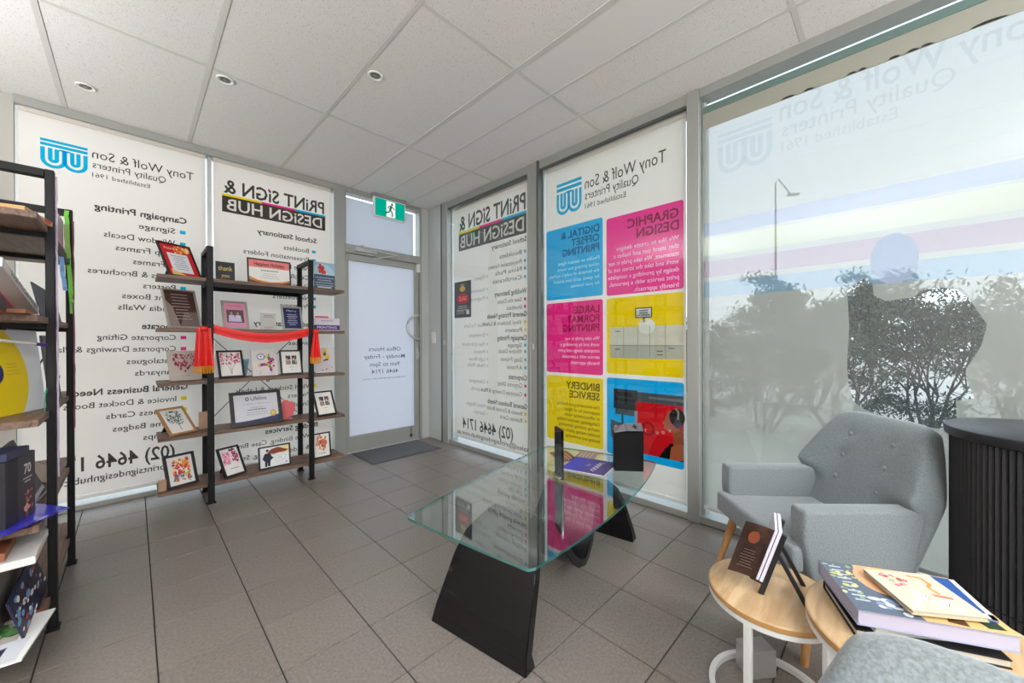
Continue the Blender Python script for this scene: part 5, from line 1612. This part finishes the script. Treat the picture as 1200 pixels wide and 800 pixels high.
def art_thin(cv):
    cv.rect(0, 0, 1, 1, (204, 194, 174), .5)
    blobs(cv, 22, .18, .60, .48, .92, [(196, 70, 90), (150, 170, 120), (206, 120, 130), (200, 200, 160)], .02, .05, 95)
    cv.stroke([(.60, .9), (.78, .86), (.80, .70), (.70, .62), (.74, .45)], .05, (214, 150, 80), 1.5)
    cv.poly([(.60, .45), (.85, .40), (.85, .34), (.62, .38)], (226, 120, 90), 1.6)
    blobs(cv, 12, .2, .1, .8, .4, [(236, 230, 216), (214, 206, 190)], .05, .10, 96, lay=1)
book('magazine', 'blue and white magazine sticking out under the thin cream book', [(1.31, -.085), (1.345, -.176), (1.492, -.118), (1.462, -.04)], ZT + .0716, .006, paper((44, 84, 150)), pg, lambda cv: (cv.rect(0, 0, 1, 1, (40, 80, 150), .5), cv.rect(0, 0, 1, .12, (226, 230, 236), 1), cv.rect(.88, 0, 1, 1, (226, 230, 236), 1)), 'magazine', .001)
book('book', 'thin cream book with flower cover on top of the stack', [(1.235, -.030), (1.315, -.150), (1.462, -.078), (1.375, .050)], ZT + .0782, .010, paper((206, 180, 140)), pg, art_thin, hard=.001)

# ------------------------------------------------------------------ fluted drum cabinet
cb = thing('drum_cabinet', 'black round cabinet with fluted sides at the right edge beside the armchair', 'cabinet', (2.005, -.388, 0), R(0))
blk = mat('black_satin', (26, 26, 30), .42)
Rb, ZC = .240, .838
q = nb()
seg = 96
ra = []
for z in (.02, ZC - .035):
    ring = []
    for k in range(seg * 4):
        a = 2 * math.pi * k / (seg * 4)
        ph = (k % 4) / 4
        rr_ = Rb - .006 * (0 if ph < .25 else (1 if ph < .5 else (1 if ph < .75 else .0)))
        rr_ = Rb - .0065 * abs(math.sin(math.pi * (k % 4) / 4)) ** 1.0
        rr_ = 2 * Rb - .0065 - rr_ if False else rr_
        ring.append(q.verts.new((rr_ * math.cos(a), rr_ * math.sin(a), z)))
    ra.append(ring)
for k in range(seg * 4):
    k2 = (k + 1) % (seg * 4); q.faces.new((ra[0][k], ra[0][k2], ra[1][k2], ra[1][k]))
q.faces.new(ra[0][::-1]); q.faces.new(ra[1])
flush(q, 'fluted_body', blk, cb, world=False)
q = nb(); lathe(q, [(0, ZC - .035), (.246, ZC - .035), (.252, ZC - .031), (.254, ZC - .010), (.252, ZC - .003), (.247, ZC), (0, ZC)], seg=96); flush(q, 'top', blk, cb, world=False, smooth=40)
q = nb(); lathe(q, [(0, 0), (.225, 0), (.225, .02), (0, .02)], seg=64); flush(q, 'plinth', blk, cb, world=False, smooth=40)
kx = R(191)
q = nb(); bmesh.ops.create_uvsphere(q, u_segments=12, v_segments=8, radius=.006, matrix=Matrix.Translation((.2425 * math.cos(kx), .2425 * math.sin(kx), ZC - .075)))
bmesh.ops.create_uvsphere(q, u_segments=12, v_segments=8, radius=.005, matrix=Matrix.Translation((.2425 * math.cos(kx), .2425 * math.sin(kx), ZC - .087)))
flush(q, 'knob', mat('small_chrome', (200, 200, 200), .2, 1), cb, world=False, smooth=180)
q = nb(); lathe(q, [(.2385, .30), (.2405, .301), (.2405, .303), (.2385, .304)], seg=96); flush(q, 'door_joint', mat('joint_black', (12, 12, 14), .6), cb, world=False)

# ------------------------------------------------------------------ outside
bm = nb(); bx(bm, (-30, 4.1, -.3), (60, 40, -.12)); bx(bm, (2.6, -40, -.3), (60, 4.1, -.12))
g_ = flush(bm, 'pavement', mat('pale_concrete', (196, 190, 178), .9, var=.1, vscale=1.5)); g_['kind'] = 'structure'
lp = thing('lamp_post', 'slender grey street lamp seen through the upper left of the large window', 'lamp', (24.0, 4.5, -.12), R(215))
q = nb(); tube(q, [(0, 0, 0), (0, 0, 9.75)], [.075, .045], 8); flush(q, 'pole', mat('lamp_grey', (110, 118, 124), .5), lp, world=False)
q = nb(); tube(q, [(0, 0, 9.7), (0, .14, 9.95), (0, .74, 9.12)], .035, 6); flush(q, 'arm', mat('lamp_grey', (110, 118, 124), .5), lp, world=False)
q = nb(); bx(q, (-.1, .6, 9.02), (.1, 1.15, 9.14), .02); flush(q, 'lamp_head', mat('lamp_grey', (110, 118, 124), .5), lp, world=False)

barkm = mat('bark', (58, 52, 46), .9)
leafs = [mat('leaf_dark', (52, 60, 44), .8), mat('leaf_mid', (74, 84, 60), .8)]
def shrub(label, x, y, h, rad, seed, n_leaf=2600, name='shrub', trunk=.035, leafsize=.035, clear=.35):
    rn = random.Random(seed)
    o = thing(name, label, 'tree' if name == 'tree' else 'shrub', (x, y, -.12), 0, 'shrubs beyond the large window')
    q = nb(); tips = []
    def grow(p, d, L, r_, dep):
        pts = [p]; cur = p.copy(); dd = d.copy()
        for k in range(3):
            dd = (dd + Vector((rn.uniform(-.28, .28), rn.uniform(-.28, .28), rn.uniform(-.06, .16)))).normalized()
            cur = cur + dd * L / 3; pts.append(cur.copy())
        tube(q, pts, [r_, r_ * .85, r_ * .7, r_ * .55], 5, cap=False)
        if dep == 0:
            tips.append(cur); return
        for k in range(3 if dep > 1 else 3):
            nd_ = (dd + Vector((rn.uniform(-.9, .9), rn.uniform(-.9, .9), rn.uniform(-.2, .6)))).normalized()
            st = pts[rn.choice((2, 3))]
            grow(st, nd_, L * rn.uniform(.6, .8), r_ * .55, dep - 1)
        if dep <= 2: tips.append(cur)
    for k in range(5):
        a = rn.uniform(0, 6.28)
        grow(Vector((rn.uniform(-.08, .08), rn.uniform(-.08, .08), 0)), Vector((.35 * math.cos(a), .35 * math.sin(a), 1)).normalized(), h * .36, trunk, 3)
    flush(q, 'branches', barkm, o, world=False)
    q = nb()
    ztop_ = max(t_.z for t_ in tips) or 1
    cl = []
    for k in range(90):
        if k % 2:
            t_ = rn.choice(tips); cl.append((t_, rn.uniform(.07, .15) * h))
        else:
            a = rn.uniform(0, 6.28); r1 = rad * math.sqrt(rn.random()); zz = h * rn.uniform(.12, .95)
            r1 *= 1 - .35 * max(0, zz / h - .6) / .4
            cl.append((Vector((r1 * math.cos(a), r1 * math.sin(a), zz)), rn.uniform(.06, .13) * h))
    for k in range(n_leaf):
        c, rr_ = cl[k % len(cl)]
        v_ = Vector((rn.gauss(0, 1), rn.gauss(0, 1), rn.gauss(0, .7))).normalized() * rr_ * rn.uniform(.1, 1.1)
        p = c + v_
        if p.z < .05 * h or p.z > h * 1.04: continue
        a = Vector((rn.uniform(-1, 1), rn.uniform(-1, 1), rn.uniform(-1, 1))).normalized() * leafsize * rn.uniform(.6, 1.3)
        b = a.cross(Vector((rn.uniform(-1, 1), rn.uniform(-1, 1), 1))).normalized() * leafsize * .30
        f = q.faces.new([q.verts.new(p - a), q.verts.new(p + b), q.verts.new(p + a), q.verts.new(p - b)]); f.material_index = k % 2
    lf = flush(q, 'foliage', leafs, o, world=False); lf['kind'] = 'stuff'
    return o
SH = [('bushy shrub at the far left of the large window, beside the frame post', 6.6, 2.15, 1.72, 1, 11), ('open branched shrub left of the clear figure shape', 6.0, 1.25, 1.75, 1, 12),
      ('dense shrub seen through the left half of the clear figure shape', 5.9, .45, 1.85, 1, 13), ('dense shrub seen through the right half of the clear figure shape', 6.0, -.30, 1.98, 1, 14),
      ('shrub at the right edge of the large window above the cabinet', 6.3, -1.05, 1.92, 1, 15), ('shrub behind the first two near the window frame post', 8.2, 3.3, 1.85, 1, 16),
      ('shrub in the second row behind the clear figure shape', 8.6, 1.0, 2.05, 1, 17), ('shrub in the second row at the right of the large window', 8.4, -1.5, 2.2, 1, 18), ('shrub in the second row between the first and second shrubs', 8.4, 2.15, 1.9, 1, 19)]
for lab, x, y, h, r_, sd in SH:
    shrub(lab, x, y, h, .62, sd, 6500, leafsize=.036, trunk=.022, clear=.16)
shrub('round tree far beyond the shrubs, left of the clear figure shape', 20, 3.9, 4.3, 1.6, 31, 6000, 'tree', .10, .14, .3)
shrub('low round tree far off behind the figure shape', 23, .6, 4.4, 1.6, 32, 6000, 'tree', .10, .14, .3)
